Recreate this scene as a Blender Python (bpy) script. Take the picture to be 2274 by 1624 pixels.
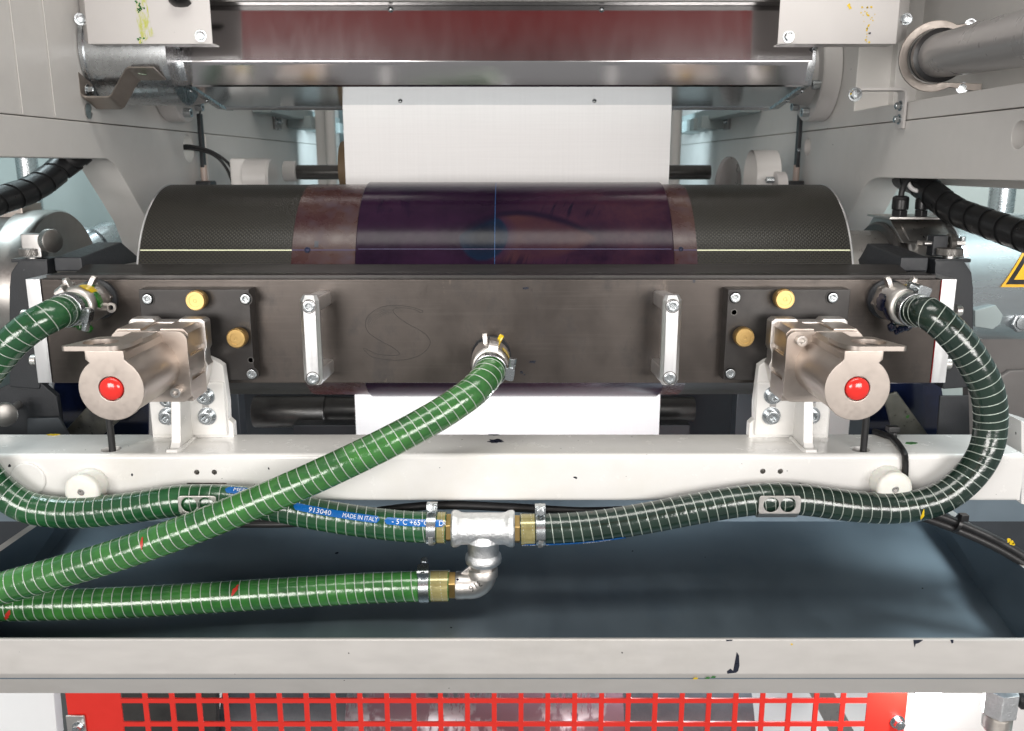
import bpy, bmesh, math, random
from mathutils import Vector, Matrix
random.seed(7)
for o in list(bpy.data.objects):
    bpy.data.objects.remove(o)
SC = bpy.context.scene
COL = SC.collection
R = math.radians
# ------------------------------------------------------------------ camera
CAMZ, CAMY = 1.5, -1.2
F = 1950.0                       # focal length in pixels of a 2274 x 1624 picture
PITCH = math.atan(448.0 / F)
cd = bpy.data.cameras.new('camera')
cd.sensor_width = 36.0
cd.lens = 36.0 * F / 2274.0
cd.clip_start = 0.02
cd.clip_end = 60
cd.dof.use_dof = True
cd.dof.focus_distance = 1.16
cd.dof.aperture_fstop = 8.0
cam = bpy.data.objects.new('camera', cd)
COL.objects.link(cam)
cam.location = (0, CAMY, CAMZ)
cam.rotation_euler = (R(90) - PITCH, 0, 0)
SC.camera = cam
# ------------------------------------------------------------------ world, lamps, exposure
SC.view_settings.view_transform = 'Standard'
SC.view_settings.look = 'None'
SC.view_settings.exposure = 0.22
SC.view_settings.gamma = 1.0
W = bpy.data.worlds.new('World')
SC.world = W
W.use_nodes = True
bg = W.node_tree.nodes['Background']
bg.inputs[0].default_value = (1.0, 1.0, 1.0, 1)
bg.inputs[1].default_value = 0.27


def area(name, loc, target, sx, sy, power, col):
    l = bpy.data.lights.new(name, 'AREA')
    l.shape = 'RECTANGLE'
    l.size, l.size_y = sx, sy
    l.energy = power
    l.color = col
    o = bpy.data.objects.new(name, l)
    COL.objects.link(o)
    o.location = loc
    d = Vector(target) - Vector(loc)
    o.rotation_euler = d.to_track_quat('-Z', 'Y').to_euler()
    return o


area('softbox_lamp', (-1.15, -2.75, 1.66), (-0.1, 0, 1.15), 1.3, 0.8, 40, (1.0, 0.965, 0.93))
area('softbox_lamp', (1.2, -2.75, 1.66), (0.1, 0, 1.15), 1.3, 0.8, 40, (1.0, 0.965, 0.93))
area('ceiling_lamp', (0.0, -1.0, 3.6), (0, 0.0, 1.2), 2.4, 0.6, 30, (1.0, 0.98, 0.92))
area('interior_lamp', (-0.02, 1.55, 1.62), (-0.02, 3.0, 1.1), 1.0, 0.12, 7, (0.72, 0.92, 1.0))
area('side_bay_lamp', (-1.05, 0.35, 2.3), (-1.0, 0.6, 1.3), 0.3, 0.8, 9, (0.78, 0.95, 1.0))
area('side_bay_lamp', (1.15, 0.15, 2.3), (1.0, 0.4, 1.3), 0.3, 0.8, 14, (0.85, 0.97, 1.0))
area('under_fill', (0.30, 0.55, 0.80), (0.0, 0.3, 0.4), 0.7, 0.2, 16, (0.92, 0.96, 1.0))  # unseen fill added to brighten the space behind the red guard
area('web_fill', (-0.02, CAMY + 1.34, CAMZ - .462), (-0.02, CAMY + 1.62, CAMZ - .40), 0.9, 0.03, 1.5, (0.96, 0.98, 1.0))  # added fill hidden behind the beam, brightens the lower paper

# ------------------------------------------------------------------ projection helpers (2274 x 1624 photo pixels)
cp, sp = math.cos(PITCH), math.sin(PITCH)


def ray(x, y):
    u, v = (x - 1137.0) / F, (812.0 - y) / F
    return Vector((u, cp + v * sp, -sp + v * cp))


C0 = Vector((0, CAMY, CAMZ))


def P(x, y, d):
    r = ray(x, y)
    return C0 + r * (d / r.y)


def PX(x, y, X):
    r = ray(x, y)
    return C0 + r * (X / r.x)


def PZ(x, y, z):
    r = ray(x, y)
    return C0 + r * ((z - CAMZ) / r.z)


def mpp(y, d):
    """metres per photo pixel at picture row y and distance d"""
    r = ray(1137, y)
    return (d / r.y) / F


def Yd(d):
    return CAMY + d


# ------------------------------------------------------------------ object helpers
def link(o, parent=None):
    COL.objects.link(o)
    if parent is not None:
        o.parent = parent
    return o


def thing(name, label, cat, loc, group=None):
    o = bpy.data.objects.new(name, None)
    o.empty_display_size = 0.02
    COL.objects.link(o)
    o.location = loc
    o['label'] = label
    o['category'] = cat
    if group:
        o['group'] = group
    return o


def tag(o, label, cat, group=None):
    o['label'] = label
    o['category'] = cat
    if group:
        o['group'] = group
    return o


def basis(w, ref=(0, 0, 1)):
    w = Vector(w).normalized()
    ref = Vector(ref)
    if abs(w.dot(ref)) > 0.98:
        ref = Vector((0, 1, 0))
    u = ref.cross(w).normalized()
    v = w.cross(u).normalized()
    return u, v, w


class B:
    def __init__(s):
        s.bm = bmesh.new()
        s.uv = s.bm.loops.layers.uv.new('UVMap')
        s.wn = False

    def _bev(s, faces, bev, seg=2, ang=50):
        if bev <= 0:
            return
        s.wn = True
        fs = set(faces)
        es = set()
        for f in faces:
            for e in f.edges:
                if len(e.link_faces) == 2 and e.calc_face_angle(0) > R(ang):
                    es.add(e)
        if es:
            bmesh.ops.bevel(s.bm, geom=list(es), offset=bev, segments=seg, profile=0.5, affect='EDGES', clamp_overlap=True)

    def box(s, x0, x1, y0, y1, z0, z1, bev=0.0, seg=2):
        r = bmesh.ops.create_cube(s.bm, size=1)
        for v in r['verts']:
            v.co = Vector((x0 + (v.co.x + .5) * (x1 - x0), y0 + (v.co.y + .5) * (y1 - y0), z0 + (v.co.z + .5) * (z1 - z0)))
        fs = list({f for v in r['verts'] for f in v.link_faces})
        s._bev(fs, bev, seg)
        return s

    def hexa(s, pts, bev=0.0):
        """eight corners: four of one side then four of the other"""
        vs = [s.bm.verts.new(p) for p in pts]
        q = [(0, 1, 2, 3), (7, 6, 5, 4), (0, 4, 5, 1), (1, 5, 6, 2), (2, 6, 7, 3), (3, 7, 4, 0)]
        fs = [s.bm.faces.new([vs[i] for i in f]) for f in q]
        bmesh.ops.recalc_face_normals(s.bm, faces=fs)
        s._bev(fs, bev)
        return s

    def prism(s, pts, o, u, v, w, depth, holes=(), bev=0.0, seg=2):
        o, u, v, w = Vector(o), Vector(u), Vector(v), Vector(w)
        es = []
        for loop in [pts] + list(holes):
            vs = [s.bm.verts.new(o + u * p[0] + v * p[1]) for p in loop]
            for i in range(len(vs)):
                es.append(s.bm.edges.new((vs[i], vs[(i + 1) % len(vs)])))
        r = bmesh.ops.triangle_fill(s.bm, use_beauty=True, use_dissolve=False, edges=es)
        fs = [g for g in r['geom'] if isinstance(g, bmesh.types.BMFace)]
        ex = bmesh.ops.extrude_face_region(s.bm, geom=fs)
        nv = [g for g in ex['geom'] if isinstance(g, bmesh.types.BMVert)]
        bmesh.ops.translate(s.bm, verts=nv, vec=w * depth)
        allf = list({f for x in nv for f in x.link_faces} | set(fs))
        bmesh.ops.recalc_face_normals(s.bm, faces=allf)
        s._bev(allf, bev, seg)
        return s

    def lathe(s, prof, o, w, seg=32, ref=(0, 0, 1), caps=True, a0=0.0, a1=2 * math.pi):
        """prof: list of (t along w, radius)"""
        u, v, w = basis(w, ref)
        o = Vector(o)
        full = abs(a1 - a0 - 2 * math.pi) < 1e-6
        n = seg if full else seg + 1
        rings = []
        for t, r in prof:
            if r <= 1e-7:
                rings.append([s.bm.verts.new(o + w * t)])
            else:
                rings.append([s.bm.verts.new(o + w * t + (u * math.cos(a0 + (a1 - a0) * i / seg) + v * math.sin(a0 + (a1 - a0) * i / seg)) * r) for i in range(n)])
        for k in range(len(prof) - 1):
            A, Bq = rings[k], rings[k + 1]
            for i in range(seg):
                j = (i + 1) % n
                try:
                    if len(A) == 1 and len(Bq) == 1:
                        continue
                    if len(A) == 1:
                        f = s.bm.faces.new((A[0], Bq[j], Bq[i]))
                    elif len(Bq) == 1:
                        f = s.bm.faces.new((A[i], A[j], Bq[0]))
                    else:
                        f = s.bm.faces.new((A[i], A[j], Bq[j], Bq[i]))
                        c = [(prof[k][0], i), (prof[k][0], i + 1), (prof[k + 1][0], i + 1), (prof[k + 1][0], i)]
                        for lp, (tt, ii) in zip(f.loops, c):
                            lp[s.uv].uv = (tt, a0 + (a1 - a0) * ii / seg)
                except ValueError:
                    pass
        if caps and full:
            for rg, fl in ((rings[0], True), (rings[-1], False)):
                if len(rg) > 2:
                    try:
                        s.bm.faces.new(rg[::-1] if fl else rg)
                    except ValueError:
                        pass
        return s

    def cyl(s, p0, p1, r, seg=24, bev=0.0, r1=None):
        p0, p1 = Vector(p0), Vector(p1)
        L = (p1 - p0).length
        r1 = r if r1 is None else r1
        if bev > 0:
            pr = [(0, r - bev), (bev * .3, r - bev * .3), (bev, r), (L - bev, r1), (L - bev * .3, r1 - bev * .3), (L, r1 - bev)]
        else:
            pr = [(0, r), (L, r1)]
        return s.lathe(pr, p0, p1 - p0, seg)

    def tube(s, pts, r, seg=12, caps=True):
        fr = frames(pts)
        rings = []
        L = 0
        for i, (p, t, n, b) in enumerate(fr):
            rr = r(i) if callable(r) else r
            if i:
                L += (p - fr[i - 1][0]).length
            rings.append((L, [s.bm.verts.new(p + (n * math.cos(2 * math.pi * k / seg) + b * math.sin(2 * math.pi * k / seg)) * rr) for k in range(seg)]))
        for i in range(len(rings) - 1):
            (la, A), (lb, Bq) = rings[i], rings[i + 1]
            for k in range(seg):
                j = (k + 1) % seg
                f = s.bm.faces.new((A[k], A[j], Bq[j], Bq[k]))
                for lp, c in zip(f.loops, ((la, k), (la, k + 1), (lb, k + 1), (lb, k))):
                    lp[s.uv].uv = (c[0], c[1] / seg)
        if caps:
            s.bm.faces.new(rings[0][1][::-1])
            s.bm.faces.new(rings[-1][1])
        return s

    def build(s, name, mat, parent=None, ang=38, smooth=True, recalc=True):
        if recalc:
            bmesh.ops.recalc_face_normals(s.bm, faces=s.bm.faces[:])
        if parent is not None:
            off = world_loc(parent)
            bmesh.ops.translate(s.bm, verts=s.bm.verts[:], vec=-off)
        me = bpy.data.meshes.new(name)
        s.bm.to_mesh(me)
        s.bm.free()
        if smooth:
            for p in me.polygons:
                p.use_smooth = True
            me.set_sharp_from_angle(angle=R(ang))
        me.materials.append(mat)
        o = bpy.data.objects.new(name, me)
        if s.wn:
            WN.add(me.name)
            weighted(o)
        return link(o, parent)


WN = set()


def weighted(o):
    md = o.modifiers.new('weighted_normal', 'WEIGHTED_NORMAL')
    md.keep_sharp = True
    md.weight = 80


def world_loc(o):
    v = Vector(o.location)
    while o.parent is not None:
        o = o.parent
        v += Vector(o.location)
    return v


def frames(pts):
    pts = [Vector(p) for p in pts]
    T = []
    for i in range(len(pts)):
        a = pts[max(i - 1, 0)]
        b = pts[min(i + 1, len(pts) - 1)]
        T.append((b - a).normalized())
    ref = Vector((0, 0, 1)) if abs(T[0].z) < .9 else Vector((1, 0, 0))
    n = (ref - T[0] * ref.dot(T[0])).normalized()
    out = []
    for i, p in enumerate(pts):
        n = (n - T[i] * n.dot(T[i])).normalized()
        out.append((p, T[i], n, T[i].cross(n).normalized()))
    return out


def spline(pts, step=0.004):
    """Catmull-Rom through pts, evenly resampled"""
    pts = [Vector(p) for p in pts]
    q = [pts[0] * 2 - pts[1]] + pts + [pts[-1] * 2 - pts[-2]]
    raw = []
    for i in range(1, len(q) - 2):
        p0, p1, p2, p3 = q[i - 1], q[i], q[i + 1], q[i + 2]
        n = max(8, int((p2 - p1).length / step * 2))
        for k in range(n):
            t = k / n
            raw.append(0.5 * ((2 * p1) + (p2 - p0) * t + (2 * p0 - 5 * p1 + 4 * p2 - p3) * t * t + (3 * p1 - p0 - 3 * p2 + p3) * t ** 3))
    raw.append(pts[-1])
    L = [0]
    for i in range(1, len(raw)):
        L.append(L[-1] + (raw[i] - raw[i - 1]).length)
    n = max(2, int(L[-1] / step))
    out, j = [], 0
    for k in range(n + 1):
        s = L[-1] * k / n
        while j < len(L) - 2 and L[j + 1] < s:
            j += 1
        t = (s - L[j]) / max(L[j + 1] - L[j], 1e-9)
        out.append(raw[j].lerp(raw[j + 1], min(max(t, 0), 1)))
    return out


def circ(r, n=32, c=(0, 0), a=0.0):
    return [(c[0] + r * math.cos(a + 2 * math.pi * i / n), c[1] + r * math.sin(a + 2 * math.pi * i / n)) for i in range(n)]


def rrect(x0, x1, y0, y1, r, n=6):
    o = []
    for cx, cy, a in ((x1 - r, y0 + r, -90), (x1 - r, y1 - r, 0), (x0 + r, y1 - r, 90), (x0 + r, y0 + r, 180)):
        for i in range(n + 1):
            t = R(a + 90 * i / n)
            o.append((cx + r * math.cos(t), cy + r * math.sin(t)))
    return o


def round_poly(pts, r, n=5):
    out = []
    m = len(pts)
    for i in range(m):
        p, a, c = Vector(pts[i]), Vector(pts[i - 1]), Vector(pts[(i + 1) % m])
        k = min(r, (a - p).length * .45, (c - p).length * .45)
        s, e = p + (a - p).normalized() * k, p + (c - p).normalized() * k
        for j in range(n + 1):
            t = j / n
            q = s * (1 - t) ** 2 + p * 2 * t * (1 - t) + e * t * t
            out.append((q.x, q.y))
    return out


def inst(mesh, name, parent, loc, rot=None):
    o = bpy.data.objects.new(name, mesh)
    if mesh.name in WN:
        weighted(o)
    link(o, parent)
    o.location = Vector(loc) - (world_loc(parent) if parent is not None else Vector())
    if rot is not None:
        o.rotation_euler = rot
    return o


def cut(obj, cutters):
    """subtract cutter objects from obj and remove them"""
    for c in cutters:
        m = obj.modifiers.new('cut', 'BOOLEAN')
        m.operation = 'DIFFERENCE'
        m.object = c
        m.solver = 'EXACT'
    bpy.context.view_layer.update()
    dg = bpy.context.evaluated_depsgraph_get()
    me = bpy.data.meshes.new_from_object(obj.evaluated_get(dg))
    obj.modifiers.clear()
    old = obj.data
    obj.data = me
    bpy.data.meshes.remove(old)
    for p in me.polygons:
        p.use_smooth = True
    me.set_sharp_from_angle(angle=R(38))
    for c in cutters:
        cm = c.data
        bpy.data.objects.remove(c)
        bpy.data.meshes.remove(cm)


def sheet(name, prof, x0, x1, m, parent=None, th=.0015, ang=30):
    """folded sheet: open profile of (y, z) points given a thickness and extruded along x"""
    n = len(prof)
    off = []
    for i in range(n):
        a = Vector(prof[max(i - 1, 0)])
        c = Vector(prof[min(i + 1, n - 1)])
        t = (c - a).normalized()
        off.append((prof[i][0] - t.y * th, prof[i][1] + t.x * th))
    b = B()
    V = [[[b.bm.verts.new((x, y, z)) for y, z in pr] for pr in (prof, off)] for x in (x0, x1)]
    for i in range(n - 1):
        b.bm.faces.new((V[0][0][i], V[1][0][i], V[1][0][i + 1], V[0][0][i + 1]))
        b.bm.faces.new((V[0][1][i], V[0][1][i + 1], V[1][1][i + 1], V[1][1][i]))
        for k in (0, 1):
            b.bm.faces.new((V[k][0][i], V[k][0][i + 1], V[k][1][i + 1], V[k][1][i]))
    for i in (0, n - 1):
        b.bm.faces.new((V[0][0][i], V[0][1][i], V[1][1][i], V[1][0][i]))
    b.wn = True
    return b.build(name, m, parent, ang)


# ------------------------------------------------------------------ material helpers
class NT:
    def __init__(s, name):
        s.m = bpy.data.materials.new(name)
        s.m.use_nodes = True
        s.t = s.m.node_tree
        s.b = s.t.nodes['Principled BSDF']
        s.pos = s.t.nodes.new('ShaderNodeNewGeometry').outputs['Position']

    def n(s, typ, ins=None, out=0, **props):
        nd = s.t.nodes.new('ShaderNode' + typ)
        for k, v in props.items():
            setattr(nd, k, v)
        for k, v in (ins or {}).items():
            s.put(nd.inputs[k], v)
        return nd.outputs[out]

    def put(s, sock, v):
        if isinstance(v, bpy.types.NodeSocket):
            s.t.links.new(v, sock)
        else:
            if sock.type == 'RGBA' and len(v) == 3:
                v = (*v, 1)
            sock.default_value = v

    def math(s, op, a, b=0.0, c=0.0, clamp=False):
        return s.n('Math', {0: a, 1: b, 2: c}, operation=op, use_clamp=clamp)

    def mix(s, f, a, b, blend='MIX'):
        nd = s.t.nodes.new('ShaderNodeMix')
        nd.data_type = 'RGBA'
        nd.blend_type = blend
        s.put(nd.inputs[0], f)
        s.put(nd.inputs[6], a)
        s.put(nd.inputs[7], b)
        return nd.outputs[2]

    def map(s, vec, scale=(1, 1, 1), loc=(0, 0, 0), rot=(0, 0, 0)):
        return s.n('Mapping', {'Vector': vec, 'Scale': scale, 'Location': loc, 'Rotation': rot})

    def noise(s, scale, vec=None, detail=3, rough=.55, out=0):
        return s.n('TexNoise', {'Vector': vec if vec is not None else s.pos, 'Scale': scale, 'Detail': detail, 'Roughness': rough}, out)

    def ramp(s, f, a, b):
        return s.n('MapRange', {0: f, 1: a, 2: b, 3: 0.0, 4: 1.0}, clamp=True)

    def rng(s, f, a, b, lo, hi):
        return s.n('MapRange', {0: f, 1: a, 2: b, 3: lo, 4: hi}, clamp=True)

    def specks(s, scale, size, keep, vec=None):
        """mask of scattered round drops: cells of 1/scale, drop radius size (cell units), share keep of the cells"""
        v = vec if vec is not None else s.pos
        w = s.noise(scale * 1.3, v, 2)
        v2 = s.n('VectorMath', {0: v, 1: s.n('VectorMath', {0: s.n('TexNoise', {'Vector': v, 'Scale': scale * 1.4}, 1), 'Scale': .5 / scale}, operation='SCALE')}, operation='ADD')
        nd = s.t.nodes.new('ShaderNodeTexVoronoi')
        s.put(nd.inputs['Vector'], v2)
        nd.inputs['Scale'].default_value = scale
        sep = s.n('SeparateColor', {0: nd.outputs['Color']})
        k = s.math('LESS_THAN', sep, keep)
        sz = s.math('MULTIPLY', s.n('SeparateColor', {0: nd.outputs['Color']}, 1), size)
        d = s.math('LESS_THAN', nd.outputs['Distance'], sz)
        return s.math('MULTIPLY', k, d)

    def fin(s, **kw):
        names = {'base': 'Base Color', 'rough': 'Roughness', 'metal': 'Metallic', 'spec': 'Specular IOR Level', 'coat': 'Coat Weight', 'coatr': 'Coat Roughness', 'normal': 'Normal', 'trans': 'Transmission Weight', 'ior': 'IOR', 'emit': 'Emission Color', 'emits': 'Emission Strength', 'sss': 'Subsurface Weight', 'aniso': 'Anisotropic', 'sheen': 'Sheen Weight'}
        for k, v in kw.items():
            s.put(s.b.inputs[names[k]], v)
        return s.m

    def bump(s, h, strength, dist=.001):
        return s.n('Bump', {'Height': h, 'Strength': strength, 'Distance': dist})


def mat(name, base, rough=.5, metal=0.0, var=.12, vs=9.0, rvar=.12, bump=0.0, bs=300.0, stretch=(1, 1, 1), coat=0.0, spec=.5, specks=None, dirt=None, sss=0.0):
    """general surface: tinted noise, uneven gloss, fine grain along a stretch direction, optional drops and stains"""
    t = NT(name)
    v = t.map(t.pos, stretch)
    n1 = t.noise(vs, v, 5, .6)
    n2 = t.noise(vs * 7, v, 4, .6)
    f = t.math('ADD', t.math('MULTIPLY', n1, .65), t.math('MULTIPLY', n2, .35))
    f = t.ramp(f, .3, .7)
    lo = tuple(max(0, c * (1 - var)) for c in base)
    hi = tuple(min(1, c * (1 + var)) for c in base)
    col = t.mix(f, lo, hi)
    rg = t.rng(n2, .3, .7, max(.03, rough - rvar * .5), min(1, rough + rvar * .5))
    if dirt:
        dc, amt, dsc = dirt
        dn = t.noise(dsc, t.pos, 6, .65)
        col = t.mix(t.rng(dn, .52, .78, 0, amt), col, dc)
    for sp_ in (specks or []):
        c, sc, sz, keep = sp_
        col = t.mix(t.specks(sc, sz, keep), col, c)
    kw = dict(base=col, rough=rg, metal=metal, coat=coat, spec=spec, coatr=.12)
    if sss:
        kw['sss'] = sss
    if bump > 0:
        kw['normal'] = t.bump(t.noise(bs, v, 4, .6), bump, .001)
    return t.fin(**kw)
# ------------------------------------------------------------------ materials
INK = (.012, .016, .035)
m_wall = mat('wall_paint', (.67, .65, .625), .38, 0, .05, 5, .1, .12, 900, specks=[((.02, .02, .025), 26, .06, .10), ((.02, .02, .02), 70, .09, .02)], dirt=((.36, .35, .30), .25, 5))
m_wall2 = mat('wall_edge_paint', (.50, .54, .52), .35, 0, .05, 5, .1, .08, 900)
m_white = mat('beam_paint', (.80, .79, .77), .24, 0, .03, 6, .1, .10, 420, (1, 1, 1.0), coat=.2, specks=[((.02, .02, .03), 45, .11, .12), ((.05, .05, .06), 120, .12, .05)], dirt=((.66, .62, .50), .35, 4.5))
m_cover = mat('cover_paint', (.60, .575, .56), .40, 0, .03, 6, .1, .05, 700, specks=[((.03, .03, .03), 60, .07, .05)])
m_galv = mat('galvanised_sheet', (.52, .54, .555), .27, 1, .07, 14, .08, .01, 500)
m_hood = mat('brushed_sheet', (.60, .58, .585), .13, 1, .02, 6, .02, .0, 700, (1, 1, .4), dirt=((.54, .53, .54), .12, 9))
m_mirror = mat('polished_sheet', (.62, .66, .69), .13, 1, .06, 14, .06, .01, 300)
m_nickel = mat('satin_nickel', (.50, .44, .395), .41, 1, .06, 25, .10, .02, 900, (1, .25, 1), dirt=((.36, .31, .28), .5, 16))
m_steel = mat('plain_steel', (.50, .485, .47), .33, 1, .10, 20, .14, .04, 500)
m_dksteel = mat('dark_steel', (.13, .125, .12), .36, .85, .15, 16, .12, .04, 400, dirt=((.05, .05, .05), .5, 10))
m_alu = mat('milled_aluminium', (.78, .78, .785), .36, 1, .05, 30, .12, .05, 400, (1, 1, .06), dirt=((.42, .42, .42), .45, 30))
m_zinc = mat('zinc_plated', (.50, .53, .545), .26, 1, .03, 60, .05, .0, 900)
m_brass = mat('brass', (.66, .45, .18), .30, 1, .05, 12, .05, .0, 900)
m_cast = mat('cast_stainless', (.70, .67, .64), .36, 1, .06, 40, .1, .25, 1500)
m_malle = mat('galvanised_malleable', (.84, .85, .86), .36, 1, .12, 130, .16, 1.0, 430)
m_black = mat('black_powder_coat', (.020, .022, .026), .42, 0, .2, 20, .12, .35, 650, specks=[((.10, .10, .11), 90, .1, .05)])
m_plastic = mat('black_plastic', (.013, .013, .014), .34, 0, .2, 20, .15, .06, 500)
m_rubber = mat('black_cable', (.016, .016, .017), .45, 0, .2, 30, .15, .08, 400)
m_knurl = mat('knurled_steel', (.30, .285, .27), .36, 1, .12, 40, .1)
m_roller = mat('roller_grey', (.30, .285, .28), .28, .1, .03, 2, .03)
m_nylon = mat('cream_nylon', (.84, .82, .76), .38, 0, .04, 18, .1, .04, 300, sss=.12, specks=[((.55, .55, .06), 30, .25, .05)])
m_red = mat('red_enamel', (.70, .028, .018), .35, 0, .05, 8, .1, .12, 500)
m_button = mat('red_button_paint', (.78, .03, .022), .16, 0, .05, 30, .1, .10, 160, coat=.5)
m_tray = mat('stainless_tray', (.235, .290, .335), .50, 1, .08, 4, .06, .04, 300, (1, .3, 1), specks=[((.01, .012, .03), 28, .10, .16), ((.02, .02, .03), 60, .1, .05)], dirt=((.14, .21, .28), .7, 3.2))
m_rim = mat('stainless_rim', (.62, .60, .575), .50, .45, .05, 9, .1, .05, 500, (.3, 1, 1), specks=[((.03, .03, .03), 120, .12, .04), ((.02, .02, .03), 40, .08, .03)], dirt=((.47, .45, .41), .45, 7))
m_pink = mat('piston_rod_sleeve', (.62, .50, .44), .35, 0, .06, 20)
m_white_pvc = mat('white_cable_sheath', (.75, .73, .72), .4, 0, .05, 20)
m_blue = mat('blue_print', (.008, .13, .44), .25, 0, .05, 20)
m_print = mat('white_print', (.85, .86, .87), .3, 0, .03, 20)
m_yellow = mat('warning_yellow', (.85, .45, .03), .3, 0, .05, 20)
m_tan = mat('tan_roller_rubber', (.22, .15, .085), .5, 0, .15, 5)
m_wire = mat('hose_wire', (.50, .55, .50), .30, .35, .05, 30)
m_duct = mat('bay_panel_paint', (.34, .40, .40), .4, 0, .05, 4)
m_ink_y = mat('wet_yellow_ink', (.75, .52, .01), .15, 0, .2, 60, coat=.6)
m_ink_g = mat('wet_green_ink', (.02, .16, .02), .15, 0, .4, 60, coat=.6)
m_ink_b = mat('wet_blue_ink', (.005, .009, .032), .12, 0, .5, 60, coat=.6)
m_ink_r = mat('red_ink', (.30, .012, .015), .25, 0, .3, 60)
m_ink_k = mat('dark_dried_ink', (.012, .015, .028), .3, 0, .3, 40)


def chamber_mat():
    t = NT('anodised_plate')
    v = t.map(t.pos, (.05, 1, 1))
    fine = t.noise(700, v, 3, .6)
    big = t.noise(5, t.pos, 5, .6)
    smear = t.noise(14, t.map(t.pos, (1, 1, .6)), 6, .7)
    col = t.mix(t.ramp(big, .3, .75), (.066, .057, .052), (.120, .104, .094))
    col = t.mix(t.rng(smear, .54, .70, 0, .75), col, (.045, .044, .045))
    sc = t.noise(22, t.map(t.pos, (1, 1, .30), rot=(0, .5, 0)), 7, .78)
    col = t.mix(t.rng(sc, .63, .70, 0, .55), col, (.23, .19, .155))
    sc2 = t.noise(34, t.map(t.pos, (1, 1, .22), rot=(0, -.35, 0)), 6, .75)
    col = t.mix(t.rng(sc2, .66, .72, 0, .8), col, (.022, .022, .026))
    col = t.mix(t.specks(60, .10, .10), col, (.010, .010, .012))
    lines = t.noise(260, t.map(t.pos, (.02, 1, 1)), 2, .5)
    col = t.mix(t.rng(lines, .55, .75, 0, .10), col, (.20, .18, .165))
    return t.fin(base=col, metal=.85, rough=t.rng(smear, .3, .7, .27, .44), normal=t.bump(fine, .08, .0006))


m_chamber = chamber_mat()
m_chamber2 = mat('anodised_block', (.045, .042, .041), .38, .55, .15, 8, .12, .05, 600, (.1, 1, 1), dirt=((.10, .095, .09), .5, 12))


def carbon_mat():
    t = NT('carbon_weave')
    uv = t.n('TexCoord', out=2)
    sep = t.n('SeparateXYZ', {0: uv})
    th = t.n('SeparateXYZ', {0: uv}, 1)
    a = t.math('MULTIPLY', sep, 1 / .0030)
    b = t.math('MULTIPLY', th, .171 / .0030)
    fa, fb = t.math('FLOOR', a), t.math('FLOOR', b)
    chk = t.math('MODULO', t.math('ABSOLUTE', t.math('ADD', fa, fb)), 2.0)
    sa = t.math('SINE', t.math('MULTIPLY', a, math.pi))
    sb = t.math('SINE', t.math('MULTIPLY', b, math.pi))
    hump = t.math('ABSOLUTE', t.math('ADD', t.math('MULTIPLY', t.math('ABSOLUTE', sa), chk), t.math('MULTIPLY', t.math('ABSOLUTE', sb), t.math('SUBTRACT', 1.0, chk))))
    blot = t.noise(7, t.pos, 5, .6)
    base = t.mix(chk, (.006, .0055, .005), (.025, .023, .016))
    base = t.mix(t.rng(blot, .35, .7, 0, .55), base, (.018, .017, .016))
    return t.fin(base=base, rough=t.rng(hump, 0, 1, .5, .3), spec=.32, coat=.04, coatr=.22, normal=t.bump(hump, .35, .0006))


m_carbon = carbon_mat()


def tape_mat():
    t = NT('adhesive_film')
    n = t.noise(9, t.pos, 6, .65)
    n2 = t.noise(40, t.pos, 5, .6)
    col = t.mix(t.ramp(n, .35, .68), (.032, .008, .010), (.062, .034, .028))
    col = t.mix(t.rng(n2, .5, .75, 0, .7), col, (.05, .035, .05))
    wv = t.noise(900, t.pos, 2)
    return t.fin(base=col, rough=t.rng(n2, .3, .7, .20, .36), spec=.35, coat=.05, coatr=.18, normal=t.bump(wv, .1, .0006))


m_tape = tape_mat()

# ------------------------------------------------------------------ plate cylinder geometry constants
CYL_D, CYL_Z, CYL_R = 1.44, CAMZ - .2037, .171


def cylhit(x, y, r=CYL_R):
    """first hit of the pixel ray with the cylinder; returns (X, theta) with theta measured from the front (towards camera), up positive"""
    q = ray(x, y)
    oy, oz = -CYL_D, CAMZ - CYL_Z
    a = q.y * q.y + q.z * q.z
    b = 2 * (oy * q.y + oz * q.z)
    c = oy * oy + oz * oz - r * r
    D = max(b * b - 4 * a * c, 0)
    k = (-b - math.sqrt(D)) / (2 * a)
    yy, zz = oy + q.y * k, oz + q.z * k
    return q.x * k, math.atan2(zz, -yy)


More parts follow.
